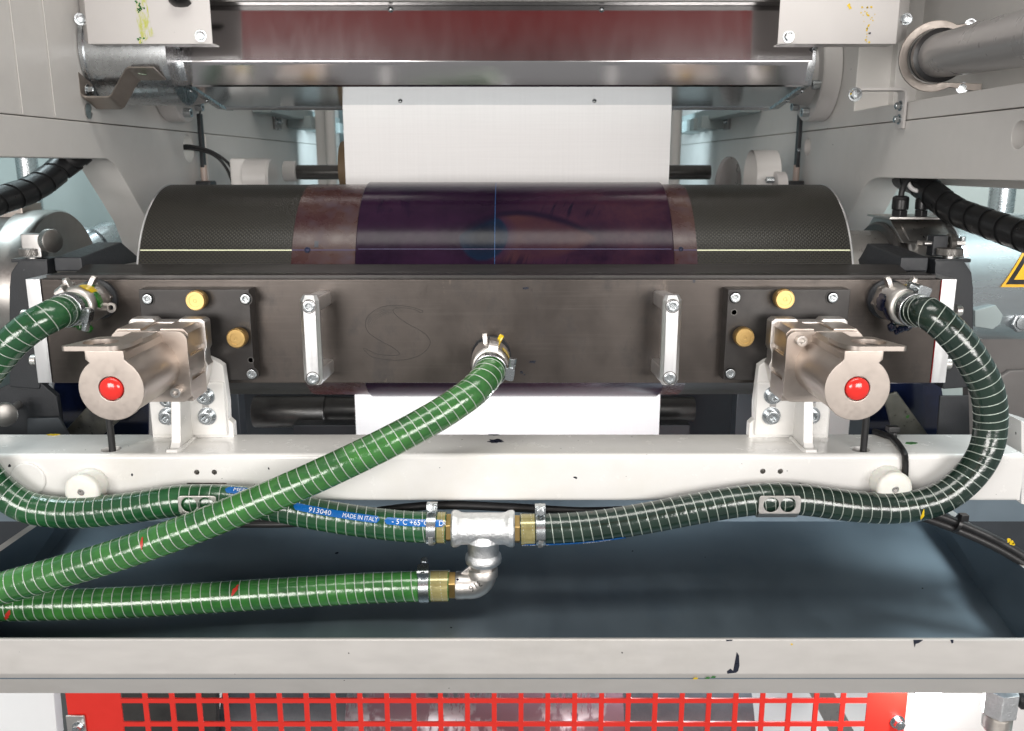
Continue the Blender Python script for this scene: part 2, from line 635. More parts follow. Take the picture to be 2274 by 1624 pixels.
def plate_mat():
    """flat print: a close-up of an eye in dark violet inks"""
    t = NT('printing_plate_image')
    uv = t.n('TexCoord', out=2)
    X = t.n('SeparateXYZ', {0: t.pos})
    sepp = t.n('VectorMath', {0: t.pos, 1: (0, -Yd(CYL_D), -CYL_Z)}, operation='ADD')
    yy = t.n('SeparateXYZ', {0: sepp}, 1)
    zz = t.n('SeparateXYZ', {0: sepp}, 2)
    th = t.math('ARCTAN2', zz, t.math('MULTIPLY', yy, -1.0))
    xi, ti = cylhit(1074, 521)
    s = t.math('MULTIPLY', t.math('SUBTRACT', th, ti), CYL_R)      # height above the iris centre along the skin of the cylinder
    dx = t.math('SUBTRACT', X, xi)
    wob = t.math('MULTIPLY', t.math('SUBTRACT', t.noise(16, t.pos, 3), .5), .012)
    s = t.math('ADD', s, wob)
    n = t.noise(10, t.pos, 6, .6)
    fine = t.noise(160, t.map(t.pos, (1, .6, .6), rot=(0, .4, 0)), 4, .7)
    skin = t.mix(t.ramp(n, .3, .72), (.006, .002, .009), (.024, .008, .024))
    warm = t.n('MapRange', {0: X, 1: xi, 2: xi + .26, 3: 0.0, 4: 1.0}, clamp=True)
    skin = t.mix(t.math('MULTIPLY', warm, t.ramp(n, .35, .65)), skin, (.042, .015, .022))
    skin = t.mix(t.rng(fine, .45, .7, 0, .35), skin, (.015, .005, .02))
    # lids: two skewed arcs
    ex = t.math('SUBTRACT', X, xi + .045)
    pos_ = t.math('GREATER_THAN', ex, 0.0)
    k = t.math('DIVIDE', ex, t.math('ADD', .083, t.math('MULTIPLY', pos_, .038)))
    k2 = t.math('MINIMUM', t.math('MULTIPLY', k, k), 2.5)
    up = t.math('SUBTRACT', .0365, t.math('MULTIPLY', k2, .0445))
    dn = t.math('ADD', -.046, t.math('MULTIPLY', k2, .038))
    inside = t.math('MULTIPLY', t.ramp(t.math('SUBTRACT', up, s), -.003, .005), t.ramp(t.math('SUBTRACT', s, dn), -.004, .006))
    sclera = t.mix(t.ramp(n, .35, .65), (.046, .018, .019), (.028, .010, .019))
    col = t.mix(inside, skin, sclera)
    s3 = t.math('ADD', s, .004)
    rad = t.math('SQRT', t.math('ADD', t.math('MULTIPLY', dx, dx), t.math('MULTIPLY', t.math('MULTIPLY', s3, s3), .85)))
    halo = t.math('MULTIPLY', t.rng(rad, .034, .052, 1, 0), inside)
    col = t.mix(halo, col, (.020, .008, .024))
    iris = t.math('MULTIPLY', t.rng(rad, .034, .038, 1, 0), t.rng(t.math('SUBTRACT', up, s), -.002, .003, 0, 1))
    col = t.mix(iris, col, t.mix(t.ramp(rad, .008, .036), (.002, .003, .010), (.004, .010, .026)))
    lid = t.rng(t.math('ABSOLUTE', t.math('SUBTRACT', s, up)), .002, .009, 1, 0)
    lid = t.math('MULTIPLY', lid, t.rng(s, -.004, .008, 0, .85))
    col = t.mix(lid, col, (.006, .003, .012))
    # lashes: slanted thin strands above and below the lid line
    sl = t.n('CombineXYZ', {0: t.math('ADD', X, t.math('MULTIPLY', s, -.35)), 1: t.math('MULTIPLY', s, .08), 2: 0.0})
    strand = t.noise(115, sl, 2, .6)
    region = t.math('MULTIPLY', t.rng(t.math('ABSOLUTE', t.math('SUBTRACT', s, .043)), .008, .022, 1, 0), t.rng(t.math('ABSOLUTE', t.math('SUBTRACT', X, xi + .125)), .02, .06, 1, 0))
    region2 = t.math('MULTIPLY', t.rng(t.math('ABSOLUTE', t.math('SUBTRACT', s, -.046)), .004, .014, .7, 0), t.rng(t.math('ABSOLUTE', t.math('SUBTRACT', X, xi + .08)), .03, .07, 1, 0))
    msk = t.math('MULTIPLY', t.rng(strand, .54, .60, 0, .9), t.math('MAXIMUM', region, region2))
    col = t.mix(msk, col, (.006, .003, .012))
    brow = t.noise(60, t.map(t.pos, (1, .25, .25), rot=(0, -.5, 0)), 3, .6)
    bm_ = t.math('MULTIPLY', t.rng(brow, .52, .6, 0, .6), t.rng(X, xi - .03, xi - .12, 0, 1))
    col = t.mix(t.math('MULTIPLY', bm_, t.rng(s, .0, .03, 0, 1)), col, (.008, .003, .014))
    rel = t.math('ADD', t.math('MULTIPLY', fine, .5), t.math('MULTIPLY', msk, -1.0))
    return t.fin(base=col, rough=t.rng(fine, .3, .7, .14, .22), spec=.16, coat=0.0, coatr=.2, normal=t.bump(rel, .12, .0008))


m_plate = plate_mat()
m_lineblue = mat('register_mark_blue', (.004, .06, .19), .4, 0, .1, 30)
m_linepale = mat('register_mark_pale', (.66, .68, .48), .4, 0, .1, 30)
m_lineviolet = mat('register_mark_violet', (.05, .04, .10), .4, 0, .1, 30)


def paper_mat():
    t = NT('printed_paper_web')
    a = t.noise(260, t.map(t.pos, (1, 1, .02)), 2)
    b = t.noise(420, t.map(t.pos, (.02, 1, 1)), 2)
    f = t.math('ADD', t.math('MULTIPLY', a, .5), t.math('MULTIPLY', b, .5))
    col = t.mix(t.ramp(f, .35, .65), (.85, .845, .84), (.89, .885, .88))
    return t.fin(base=col, rough=.55, normal=t.bump(b, .05, .0005))


m_paper = paper_mat()

# ------------------------------------------------------------------ hardware meshes shared by all screws and bolts
def hexpts(r, a=0.0):
    return circ(r, 6, (0, 0), a)


def mesh_of(b, name, m, ang=38):
    o = b.build(name, m, None, ang)
    me = o.data
    bpy.data.objects.remove(o)
    return me


_hw = {}


def cap_screw(r, h, m=None, washer=0.0):
    """socket cap screw, head top at local -Y, seat at local y = 0"""
    m = m or m_zinc
    key = ('cap', round(r, 5), round(h, 5), m.name, washer)
    if key not in _hw:
        b = B()
        X, Z, Wd = (1, 0, 0), (0, 0, 1), (0, -1, 0)
        y0 = 0
        if washer:
            b.prism(circ(washer, 28), (0, 0, 0), X, Z, Wd, .0018, holes=[circ(r * .7, 18)], bev=.0003)
            y0 = -.0018
        b.prism(circ(r, 26), (0, y0, 0), X, Z, Wd, h, holes=[hexpts(r * .52, .3)], bev=r * .09)
        b.prism(circ(r * .6, 12), (0, y0 - h * .25, 0), X, Z, Wd, h * .1)
        _hw[key] = mesh_of(b, 'socket_screw', m)
    return _hw[key]


def hex_bolt(r, h, m=None):
    m = m or m_zinc
    key = ('hex', round(r, 5), round(h, 5), m.name)
    if key not in _hw:
        b = B()
        X, Z, Wd = (1, 0, 0), (0, 0, 1), (0, -1, 0)
        b.prism(circ(r * 1.35, 24), (0, 0, 0), X, Z, Wd, h * .18, bev=.0002)
        b.prism(hexpts(r, .2), (0, -h * .18, 0), X, Z, Wd, h * .8, bev=r * .10)
        b.lathe([(0, r * .7), (h * .1, r * .62), (h * .14, 0)], (0, -h * .98, 0), (0, -1, 0), 20)
        _hw[key] = mesh_of(b, 'hex_bolt', m)
    return _hw[key]


def dome_screw(r, h, m=None):
    m = m or m_zinc
    key = ('dome', round(r, 5), m.name)
    if key not in _hw:
        b = B()
        b.lathe([(0, r), (h * .3, r), (h * .7, r * .8), (h, r * .35), (h * .7, r * .3), (h * .7, 0)], (0, 0, 0), (0, -1, 0), 20)
        _hw[key] = mesh_of(b, 'dome_screw', m)
    return _hw[key]


ROT_FRONT = (0, 0, 0)
ROT_PX = (0, 0, R(90))      # head points to +X
ROT_NX = (0, 0, R(-90))     # head points to -X
ROT_DN = (R(90), 0, 0)      # head points down
ROT_UP = (R(-90), 0, 0)

# ------------------------------------------------------------------ side frames of the press
XL, XR = -.655, .605
WT = .062


def frame_panel(side):
    X = XL if side < 0 else XR
    w = Vector((-1, 0, 0)) if side < 0 else Vector((1, 0, 0))

    def yz(x, y):
        p = PX(x, y, X)
        return (p.y, p.z)
    if side < 0:
        root = thing('machine_frame', 'light grey painted machine side frame behind the long black conduit', 'machine frame', (X, .6, .2), 'side frames of the press')
        edge = [yz(-380, 342), yz(238, 353), yz(252, 362), yz(265, 380), yz(276, 399), yz(303, 446), yz(330, 495), yz(352, 560)]
        seam = [yz(0, 253), yz(436, 293)]
    else:
        root = thing('machine_frame', 'light grey painted machine side frame with large round hole beside the grey tube', 'machine frame', (X, .6, .2), 'side frames of the press')
        edge = [yz(2640, 410), yz(1952, 395), yz(1938, 398), yz(1926, 406), yz(1912, 425), yz(1886, 477), yz(1862, 530), yz(1850, 580)]
        seam = [yz(2274, 238), yz(1772, 293)]
    zs = (seam[0][1] + seam[1][1]) / 2
    y0, y1 = edge[0][0], 2.25
    holes_l, dk = [], []
    if side > 0:
        for px, py, rr in ((2262, 300, 22), (1793, 327, 15)):
            c = yz(px, py)
            k = (PX(px, py, X) - C0).length / F
            holes_l.append(circ(rr * k * 1.15, 24, c))
            dk.append((c, rr * k * 1.3))
    else:
        c = yz(419, 330)
        holes_l.append(circ(.028, 24, c))
        c = yz(196, 250)
    b = B()
    low = edge + [(edge[-1][0] + .03, -.0), (y1, 0.0), (y1, zs - .0012), (y0, zs - .0012)]
    b.prism(low, (X, 0, 0), (0, 1, 0), (0, 0, 1), w, WT, holes=holes_l, bev=.002)
    b.build('lower_panel', m_wall, root)
    for c, rr in dk:
        B().lathe([(0, rr), (.004, rr)], (X + WT - .012, c[0], c[1]), (1, 0, 0), 24).build('hole_dark_disc', m_dksteel, root)  # dark disc added so the inside of the hole stays dark
    b = B()
    if side < 0:
        up = [(y0, zs), (y1, zs), (y1, CAMZ + .9), (y0, CAMZ + .9)]
    else:
        a = yz(2274, 174)
        c = yz(2010, 228)
        e = yz(1925, 100)
        up = [(y0, zs), (y1, zs), (y1, CAMZ + .9), (.42, CAMZ + .9), (.42, c[1]), (y0, c[1] + .004)]
    b.prism(up, (X + (-.0015 if side < 0 else .0015), 0, 0), (0, 1, 0), (0, 0, 1), w, WT, bev=.002)
    b.build('upper_panel', m_wall, root)
    if side > 0:
        # recess behind the grey tube: rear skin set outwards
        b = B()
        b.box(X + .10, X + .13, y0, .46, zs - .1, CAMZ + .9, .002)
        b.build('recess_panel', m_wall, root)
        B().box(X + .061, X + .131, .40, .455, zs + .001, CAMZ + .9, .002).build('recess_cheek', m_wall, root)
        b = B()
        top = yz(2274, 30)
        b.box(X - .004, X + .13, y0, .46, CAMZ + .30, CAMZ + .36, .002)
        b.build('recess_beam', m_wall, root)
    if side < 0:
        for px in (40, 112):
            j = yz(px, 150)
            B().box(X - .001, X + .0004, j[0] - .0012, j[0] + .0012, zs + .002, CAMZ + .9).build('joint_strip', m_wall, root)
    # vertical panel joint strip
    px = 455 if side < 0 else 1769
    j = yz(px, 300)
    b = B()
    b.box(X - .0012, X + .0022, j[0] - .0015, j[0] + .0015, CAMZ - .25, zs - .002)
    b.build('joint_strip', m_wall, root)
    return root


frame_l = frame_panel(-1)
frame_r = frame_panel(1)

# setting behind and below
bw = B().box(-2.2, 2.2, 2.6, 2.66, -.3, 3.2).build('back_wall', mat('back_wall_paint', (.16, .21, .22), .5, 0, .3, 3))
bw['kind'] = 'structure'
fl = B().box(-2.6, 2.6, -.30, 2.66, -.06, 0.0).build('floor', mat('floor_concrete', (.20, .20, .20), .5, 0, .15, 4))
fl['kind'] = 'structure'
for sx, nm in ((-1, 'bay_wall_left'), (1, 'bay_wall_right')):
    b = B().box(sx * 1.55 - .02, sx * 1.55 + .02, -.2, 2.6, 0, 3.2)
    o = b.build(nm, m_duct)
    o['kind'] = 'structure'

# ------------------------------------------------------------------ dryer hood
HX0, HX1 = P(400, 141, 1.46).x, P(1803, 141, 1.46).x
hood = thing('drying_hood', 'long bright sheet metal drying hood above the white paper', 'hood', ((HX0 + HX1) / 2, Yd(1.5), CAMZ + .09))
zA = P(1137, 141, 1.46).z
zB = P(1137, 190, 1.476).z
zC = P(1137, 240, 1.64).z
zT = P(1137, 12, 1.46).z
SEC = [(1.4595, zT), (1.46, zA), (1.476, zB)]


def strip_panel(name, a, c, m, x0, x1, th=.0015, par=hood, ext=0.0):
    (d0, z0), (d1, z1) = a, c
    dv = Vector((0, d1 - d0, z1 - z0)).normalized()
    nrm = Vector((0, dv.z, -dv.y))
    if nrm.y > 0:
        nrm = -nrm
    p0 = Vector((0, Yd(d0), z0)) - dv * ext
    p1 = Vector((0, Yd(d1), z1)) + dv * ext
    b = B()
    q = [Vector((x0, 0, 0)) + p0, Vector((x1, 0, 0)) + p0, Vector((x1, 0, 0)) + p1, Vector((x0, 0, 0)) + p1]
    b.hexa(q + [v - nrm * th for v in q], bev=.0006)
    return b.build(name, m, par)


def rounded_front():
    """front sheet and lower bend as one folded sheet with a rounded fold"""
    prof = []
    z0, z1, z2 = zT, zA, zB
    prof.append((1.4650, z0))
    prof.append((1.4597, z1 + .004))
    prof.append((1.4603, z1 + .0015))
    prof.append((1.4612, z1 - .001))
    prof.append((1.4622, z1 - .003))
    prof.append((1.4752, z2 + .0012))
    prof.append((1.4785, z2 - .0008))
    return sheet('front_sheet', [(Yd(d), z) for d, z in prof], HX0, HX1, m_hood, hood, -.0015, 25)


rounded_front()
strip_panel('underside_sheet', (1.4786, zB - .001), (1.640, zC), m_mirror, HX0 + .012, HX1 - .012)
strip_panel('rear_lip', (1.638, zC), (1.641, zC - .004), m_alu, HX0 + .012, HX1 - .012, .003)
b = B().box(HX0, HX1, Yd(1.47), Yd(1.70), zB + .012, zT - .002)
b.build('hood_core', m_dksteel, hood)
b = B().box(HX0 + .02, HX1 - .02, Yd(1.435), Yd(1.75), zT + .0005, zT + .10, .002)
b.build('top_housing', m_dksteel, hood)
for sx, x in ((-1, HX0), (1, HX1)):
    b = B()
    pts = [(1.4632, zT), (1.4585, zA), (1.475, zB - .0015), (1.644, zC - .0015), (1.70, zC - .0015), (1.70, zT)]
    b.prism([(Yd(d), z) for d, z in pts], (x - .006 if sx < 0 else x - .006, 0, 0), (0, 1, 0), (0, 0, 1), (1, 0, 0), .012, bev=.001)
    cp_ = b.build('end_cap', m_galv, hood)
    for d, z in ((1.455, zA + .022), (1.50, zB - .003), (1.575, zC + .012)):
        inst(dome_screw(.0035, .003), 'cap_screw', cp_, (x, Yd(d) - .002, z - (.004 if d > 1.49 else 0)), ROT_FRONT if d < 1.46 else ROT_DN)
for px in (868, 1336):
    p = P(px, 22, 1.4642)
    inst(dome_screw(.0045, .004), 'sheet_screw', hood, (p.x, p.y, p.z))
for px in (889, 1320):
    p = P(px, 224, 1.585)
    inst(dome_screw(.004, .003), 'sheet_screw', hood, (p.x, p.y, p.z - .001), ROT_DN)

# ------------------------------------------------------------------ paper web
wx0, wx1 = P(763.5, 300, 1.615).x, P(1489, 300, 1.615).x
web = B().box(wx0, wx1, Yd(1.615), Yd(1.6158), .45, zC + .035).build('paper_web', m_paper)
tag(web, 'wide white paper web running down behind the purple printing plate', 'paper')

# ------------------------------------------------------------------ plate cylinder
CY = Yd(CYL_D)
CAX = Vector((0, CY, CYL_Z))
cx0, cx1 = cylhit(302, 558)[0], cylhit(1897, 556)[0]
bx0, bx1 = cylhit(648, 558)[0], cylhit(1548, 556)[0]
px0, px1 = cylhit(789, 558, CYL_R + .0042)[0], cylhit(1497, 556, CYL_R + .0042)[0]
cyl = thing('plate_cylinder', 'black carbon plate cylinder with violet eye plate wrapped round its middle', 'print cylinder', (0, CY, CYL_Z))


def ring(name, x0, x1, r, m, bev=.0006, seg=160, inner=None):
    b = B()
    L = x1 - x0
    pr = [(0, r - bev), (bev, r), (L - bev, r), (L, r - bev)]
    if inner:
        pr = [(0, inner)] + pr + [(L, inner)]
    b.lathe(pr, (x0, CY, CYL_Z), (1, 0, 0), seg, caps=inner is None)
    return b.build(name, m, cyl)


ring('carbon_sleeve', cx0 + .004, cx1 - .004, CYL_R, m_carbon)
ring('adhesive_film', bx0, bx1, CYL_R + .0006, m_tape, .0003)
ring('printing_plate', px0, px1, CYL_R + .0042, m_plate, .0012)
for xx in (cx0, cx1 - .005):
    ring('end_ring', xx + (.002 if xx < 0 else 0), xx + (.005 if xx < 0 else .003), CYL_R + .0008, m_alu, .0008)
ring('shaft', cx1, .60, .098, m_steel, .001, 64)
ring('shaft', -.70, cx0, .055, m_steel, .001, 64)
# register marks
_, tline = cylhit(1100, 556)


def arc_strip(name, x0, x1, t0, t1, r, m, n=24, th=.0003):
    b = B()
    A = []
    for i in range(n + 1):
        a = t0 + (t1 - t0) * i / n
        for rr in (r, r + th):
            for x in (x0, x1):
                A.append(b.bm.verts.new((x, CY - math.cos(a) * rr, CYL_Z + math.sin(a) * rr)))
    for i in range(n):
        k = i * 4
        for q in ((2, 3, 7, 6), (0, 4, 5, 1), (0, 2, 6, 4), (1, 5, 7, 3)):
            b.bm.faces.new([A[k + j] for j in q])
    return b.build(name, m, cyl)


dt = .0009 / CYL_R
arc_strip('register_line', cx0 + .006, bx0, tline - dt, tline + dt, CYL_R, m_linepale, 2)
arc_strip('register_line', bx1, cx1 - .006, tline - dt, tline + dt, CYL_R, m_linepale, 2)
arc_strip('register_line', bx0, px0, tline - dt * .7, tline + dt * .7, CYL_R + .0006, m_lineviolet, 2)
arc_strip('register_line', px1, bx1, tline - dt * .7, tline + dt * .7, CYL_R + .0006, m_lineviolet, 2)
arc_strip('register_line', px0 + .004, px1 - .004, tline - dt * .55, tline + dt * .55, CYL_R + .0042, m_lineviolet, 2)
xb = cylhit(1099, 520)[0]
arc_strip('centre_line', xb - .0004, xb + .0004, R(-30), R(85), CYL_R + .0042, m_lineblue, 40)
for px, py, rr in ((683, 556, .0045), (1512, 554, .0035)):
    x, th_ = cylhit(px, py)
    b = B()
    nrm = Vector((0, -math.cos(th_), math.sin(th_)))
    b.lathe([(0, rr), (.0006, rr), (.0006, rr * .5), (.0002, rr * .45), (.0002, 0)], Vector((x, CY, CYL_Z)) + nrm * (CYL_R + .0006), nrm, 16)
    b.build('register_dot', m_ink_b, cyl)
x, th_ = cylhit(703, 543)
arc_strip('ink_spot', x - .003, x + .003, th_ - .03, th_ + .03, CYL_R + .0006, m_ink_k, 6)
# ------------------------------------------------------------------ ink chamber
DC = 1.20
YC = Yd(DC)
kx0, kx1 = P(57, 621, DC).x, P(2125, 619, DC).x
ix0, ix1 = P(90, 621, DC).x, P(2091, 619, DC).x
kz1, kz0 = P(1137, 621, DC).z, P(1137, 851, DC).z
chamber = thing('ink_chamber', 'long black anodised ink chamber in front of the cylinder carrying two handles', 'ink chamber', ((kx0 + kx1) / 2, YC, kz0))
b = B()
b.box(ix0, ix1, YC, YC + .055, kz0, kz1, .0012)
b.build('front_plate', m_chamber, chamber)
b = B()
b.box(ix0 + .002, ix1 - .002, YC + .012, YC + .050, kz1 - .002, kz1 + .0045, .0008)
b.build('blade_rail', m_chamber2, chamber)
b = B()
b.hexa([(ix0 + .03, YC + .030, kz1 + .003), (ix1 - .03, YC + .030, kz1 + .003), (ix1 - .03, YC + .072, kz1 + .013), (ix0 + .03, YC + .072, kz1 + .013),
        (ix0 + .03, YC + .030, kz1 + .0005), (ix1 - .03, YC + .030, kz1 + .0005), (ix1 - .03, YC + .072, kz1 + .0105), (ix0 + .03, YC + .072, kz1 + .0105)], .0004)
b.build('doctor_blade', m_chamber2, chamber)
for x0, x1 in ((kx0, ix0 - .0006), (ix1 + .0006, kx1)):
    b = B().box(x0, x1, YC - .0012, YC + .06, kz0 + .0005, kz1 + .0006, .0008)
    b.build('end_plate', m_alu, chamber)
gx = ix1
B().box(gx - .0004, gx + .0005, YC - .0016, YC + .02, kz0 + .001, kz1 - .001).build('red_gasket', m_ink_r, chamber)
for px, py in ((50, 700), (70, 800), (2134, 690), (2110, 808)):
    p = P(px, py, 1.215)
    B().lathe([(0, .008), (.007, .008), (.009, .006), (.009, 0)], (p.x + (.008 if px < 1000 else -.008), p.y, p.z), (-1 if px < 1000 else 1, 0, 0), 20).build('end_bolt', m_cast, chamber)

# engraved letter S (outline)
S_ = [(575, 770), (500, 748), (400, 737), (310, 752), (240, 800), (220, 850), (240, 905), (310, 955), (380, 992), (425, 1025), (430, 1040), (400, 1046), (300, 1040), (235, 1012), (212, 1002), (215, 1016), (270, 1058), (400, 1076), (500, 1066), (580, 1030), (620, 975), (605, 930), (560, 893), (480, 850), (420, 808), (392, 777), (400, 758), (440, 752), (520, 762), (562, 783), (577, 775)]
pts = [P(732 + x * .3597, 413.3 + y * .3597, DC) for x, y in S_]
pts = spline([Vector((q.x, YC - .00005, q.z)) for q in pts + [pts[0]]], .002)
b = B().tube(pts, .00032, 6)
b.build('engraved_mark', m_chamber2, chamber)
b = B()
for k in range(1, 6):
    q2 = [Vector((q.x + .004 * k * (.5), YC - .00005, q.z - .0016 * k)) for q in pts[18:46]]
    b.tube(q2, .00016, 5)
b.build('engraved_hatching', m_dksteel, chamber)

def stain(px, py, r, m, squash, seed):
    q = P(px, py, DC)
    rn = random.Random(seed)
    pts = []
    for i in range(12):
        a = 2 * math.pi * i / 12
        k = r * rn.uniform(.55, 1.3)
        pts.append((math.cos(a) * k, math.sin(a) * k * squash))
    B().prism(pts, (q.x, YC - .0001, q.z), (1, 0, 0), (0, 0, 1), (0, -1, 0), .0003).build('ink_stain', m, chamber)


for st in ((1183, 804, .005, m_ink_k, .45, 1), (1142, 822, .0022, m_ink_k, .9, 2), (1158, 827, .003, m_ink_k, .7, 3), (1165, 832, .0015, m_ink_k, .9, 4), (1541, 625, .002, m_ink_k, 1, 5), (1167, 640, .004, m_ink_k, .5, 6)):
    stain(*st)
# mounting plates with screws and brass knobs
YPf = YC - .028


def counterbore(parent, x, z, y, r):
    B().lathe([(0, r * 1.25), (.0012, r * 1.25), (.0012, r * 1.08), (-.002, r * 1.05), (-.002, 0)], (x, y, z), (0, -1, 0), 28).build('screw_seat', m_chamber2, parent)
    inst(cap_screw(r * .92, .004), 'socket_screw', parent, (x, y - .0002, z))


def brass_knob(parent, px, py):
    p = P(px, py, 1.15)
    b = B()
    r = .0128
    n = 48
    prof = [(0, r * .8), (.006, r * .8), (.006, r), (.019, r), (.0205, r * .93), (.0205, r * .62), (.0200, r * .60), (.0200, r * .2), (.0196, r * .17), (.0196, 0)]
    b.lathe(prof, (p.x, YPf + .0, p.z), (0, -1, 0), n)
    o = b.build('brass_knob', m_brass, parent)
    b = B()
    for i in range(40):
        a = 2 * math.pi * i / 40
        c = Vector((p.x + math.cos(a) * r, YPf - .0065, p.z + math.sin(a) * r))
        b.cyl(c, c + Vector((0, -.012, 0)), .00055, 5)
    b.build('knurling', m_brass, o)


for sgn, x0p, x1p, screws, knobs in ((-1, 307, 566, ((329, 664), (546, 664), (560, 830), (319, 832)), ((432, 669), (523, 753))),
                                     (1, 1617, 1872, ((1632, 661), (1848, 661), (1621, 829), (1860, 830)), ((1745, 666), (1655, 751)))):
    a, c = P(x0p, 643, DC - .028), P(x1p, 845, DC - .028)
    b = B().box(a.x, c.x, YPf, YC + .001, c.z, a.z, .0012)
    mp = b.build('mounting_plate', m_chamber2, chamber)
    for s in screws:
        q = P(s[0], s[1], DC - .028)
        counterbore(mp, q.x, q.z, YPf, .0072)
    for s in knobs:
        brass_knob(mp, *s)
    q = P(1630 if sgn > 0 else 557, 694 if sgn > 0 else 800, DC - .028)
    B().lathe([(0, .0045), (.0004, .0045), (.0004, .0034), (-.002, .003), (-.002, 0)], (q.x, YPf, q.z), (0, -1, 0), 20).build('plug_hole', m_dksteel, mp)

# handles
for x0p, x1p, s1, s2 in ((666, 711, (684, 681), (692, 841)), (1465, 1512, (1491, 680), (1484, 840))):
    a, c = P(x0p, 657, 1.124), P(x1p, 857, 1.124)
    xm, hw = (P(x0p + 3, 760, 1.124).x + P(x1p + 1, 760, 1.124).x) / 2, .0122
    zt, zb = a.z, c.z
    yf = Yd(1.124)
    hd = None
    ps = .004 if xm < 0 else -.004
    b = B()
    ch = .0045
    prof = [(-hw + ch, 0), (hw - ch, 0), (hw, ch), (hw, .012), (hw - .003, .015), (-hw + .003, .015), (-hw, .012), (-hw, ch)]
    # bar: octagonal profile swept along z with chamfered ends
    secs = [(zb, .55), (zb + .007, 1), (zt - .007, 1), (zt, .55)]
    vs = []
    for z, k in secs:
        vs.append([b.bm.verts.new((xm + u * (k if k == 1 else .72), yf + (v if k == 1 else .004 + v * .7), z)) for u, v in prof])
    for i in range(3):
        for j in range(8):
            b.bm.faces.new((vs[i][j], vs[i][(j + 1) % 8], vs[i + 1][(j + 1) % 8], vs[i + 1][j]))
    b.bm.faces.new(vs[0])
    b.bm.faces.new(vs[3][::-1])
    hd = b.build('handle', m_alu, chamber, ang=15)
    for (sx_, sy_), zz in ((s1, zt - .016), (s2, zb + .016)):
        q = P(sx_, sy_, 1.124)
        B().hexa([(xm - hw * .8, yf + .010, q.z - .010), (xm + hw * .8, yf + .010, q.z - .010), (xm + hw * .8, yf + .010, q.z + .012), (xm - hw * .8, yf + .010, q.z + .012),
                  (xm - hw * .75 + ps, YC + .001, q.z - .010), (xm + hw * .75 + ps, YC + .001, q.z - .010), (xm + hw * .75 + ps, YC + .001, q.z + .010), (xm - hw * .75 + ps, YC + .001, q.z + .010)], .003).build('post', m_alu, hd)
        B().lathe([(0, .0094), (.0006, .0094), (.0006, .0082), (0, .008)], (xm, yf + .0003, q.z), (0, -1, 0), 24, caps=False).build('screw_seat', m_dksteel, hd)
        inst(cap_screw(.0072, .0035), 'socket_screw', hd, (xm, yf, q.z))

# ------------------------------------------------------------------ cross beam
DBF, DBB = 1.0786, 1.170
BZ1 = P(1137, 1010, DBF).z
BZ0 = P(1137, 1114, DBF).z
bxa, bxb = -1.15, P(2266, 1060, DBF).x
beam = thing('cross_beam', 'glossy white square tube beam running full width below the ink chamber', 'beam', (0, Yd((DBF + DBB) / 2), BZ0))
b = B()
rr = .006
b.prism([(u, v) for u, v in rrect(Yd(DBF), Yd(DBB), BZ0, BZ1, rr, 5)], (bxa, 0, 0), (0, 1, 0), (0, 0, 1), (1, 0, 0), bxb - bxa)
bo = b.build('beam_tube', m_white, beam)
cutters = []
holes = []
for px, py in ((437, 1049), (476, 1049), (1694, 1047), (1733, 1047)):
    q = P(px, py, DBF)
    holes.append(q)
    cutters.append(B().cyl((q.x, Yd(DBF) - .01, q.z), (q.x, Yd(DBF) + .015, q.z), .0036, 20).build('hole_cut', m_white, beam))
for px in (247, 1910):
    q = PZ(px, 998, BZ1)
    cutters.append(B().cyl((q.x, q.y, BZ1 - .03), (q.x, q.y, BZ1 + .02), .0125, 28).build('hole_cut', m_white, beam))
for px in (459, 1735):
    q = P(px, 1076, DBF)
    cutters.append(B().box(q.x - .026, q.x + .026, Yd(DBF) - .01, Yd(DBF) + .02, q.z - .0022, q.z + .0022).build('slot_cut', m_white, beam))
cut(bo, cutters)
for q in holes:
    B().lathe([(0, .0036), (.010, .0034)], (q.x, Yd(DBF) + .0008, q.z), (0, 1, 0), 20, caps=False).build('threaded_insert', m_steel, beam)
B().box(bxb, bxb + .004, Yd(DBF) + .001, Yd(DBB) - .001, BZ0 + .001, BZ1 - .001, .001).build('end_cap', m_white, beam)

# ink blots on the beam
def blot(name, mat_, c, u, v, n, r, label, cat='ink spot', seed=1, squash=.6, par=None):
    rnd = random.Random(seed)
    pts = []
    for i in range(n):
        a = 2 * math.pi * i / n
        k = r * (1 + rnd.uniform(-.35, .35))
        pts.append((math.cos(a) * k, math.sin(a) * k * squash))
    b = B().prism(pts, c, u, v, Vector(u).cross(Vector(v)), .0006, bev=.0002)
    return b.build(name, mat_, par)


q = PZ(1101, 980, BZ1)
blot('ink_drop', m_ink_k, (q.x, q.y, BZ1 + .0001), (1, 0, 0), (0, 1, 0), 18, .0095, '', seed=3, squash=.9, par=beam)
q = PZ(1101, 965, BZ1)
blot('ink_drop', m_ink_k, (q.x - .001, q.y - .003, BZ1 + .0001), (1, 0, 0), (0, 1, 0), 14, .008, '', seed=4, squash=.35, par=beam)
q = PZ(2024, 985, BZ1)
blot('ink_drop', m_ink_g, (q.x, q.y, BZ1 + .0001), (1, 0, 0), (0, 1, 0), 14, .008, '', seed=5, squash=.5, par=beam)
q = PZ(118, 966, BZ1)
blot('ink_drop', m_ink_y, (q.x, q.y, BZ1 + .0001), (1, 0, 0), (0, 1, 0), 14, .008, '', seed=6, squash=.5, par=beam)

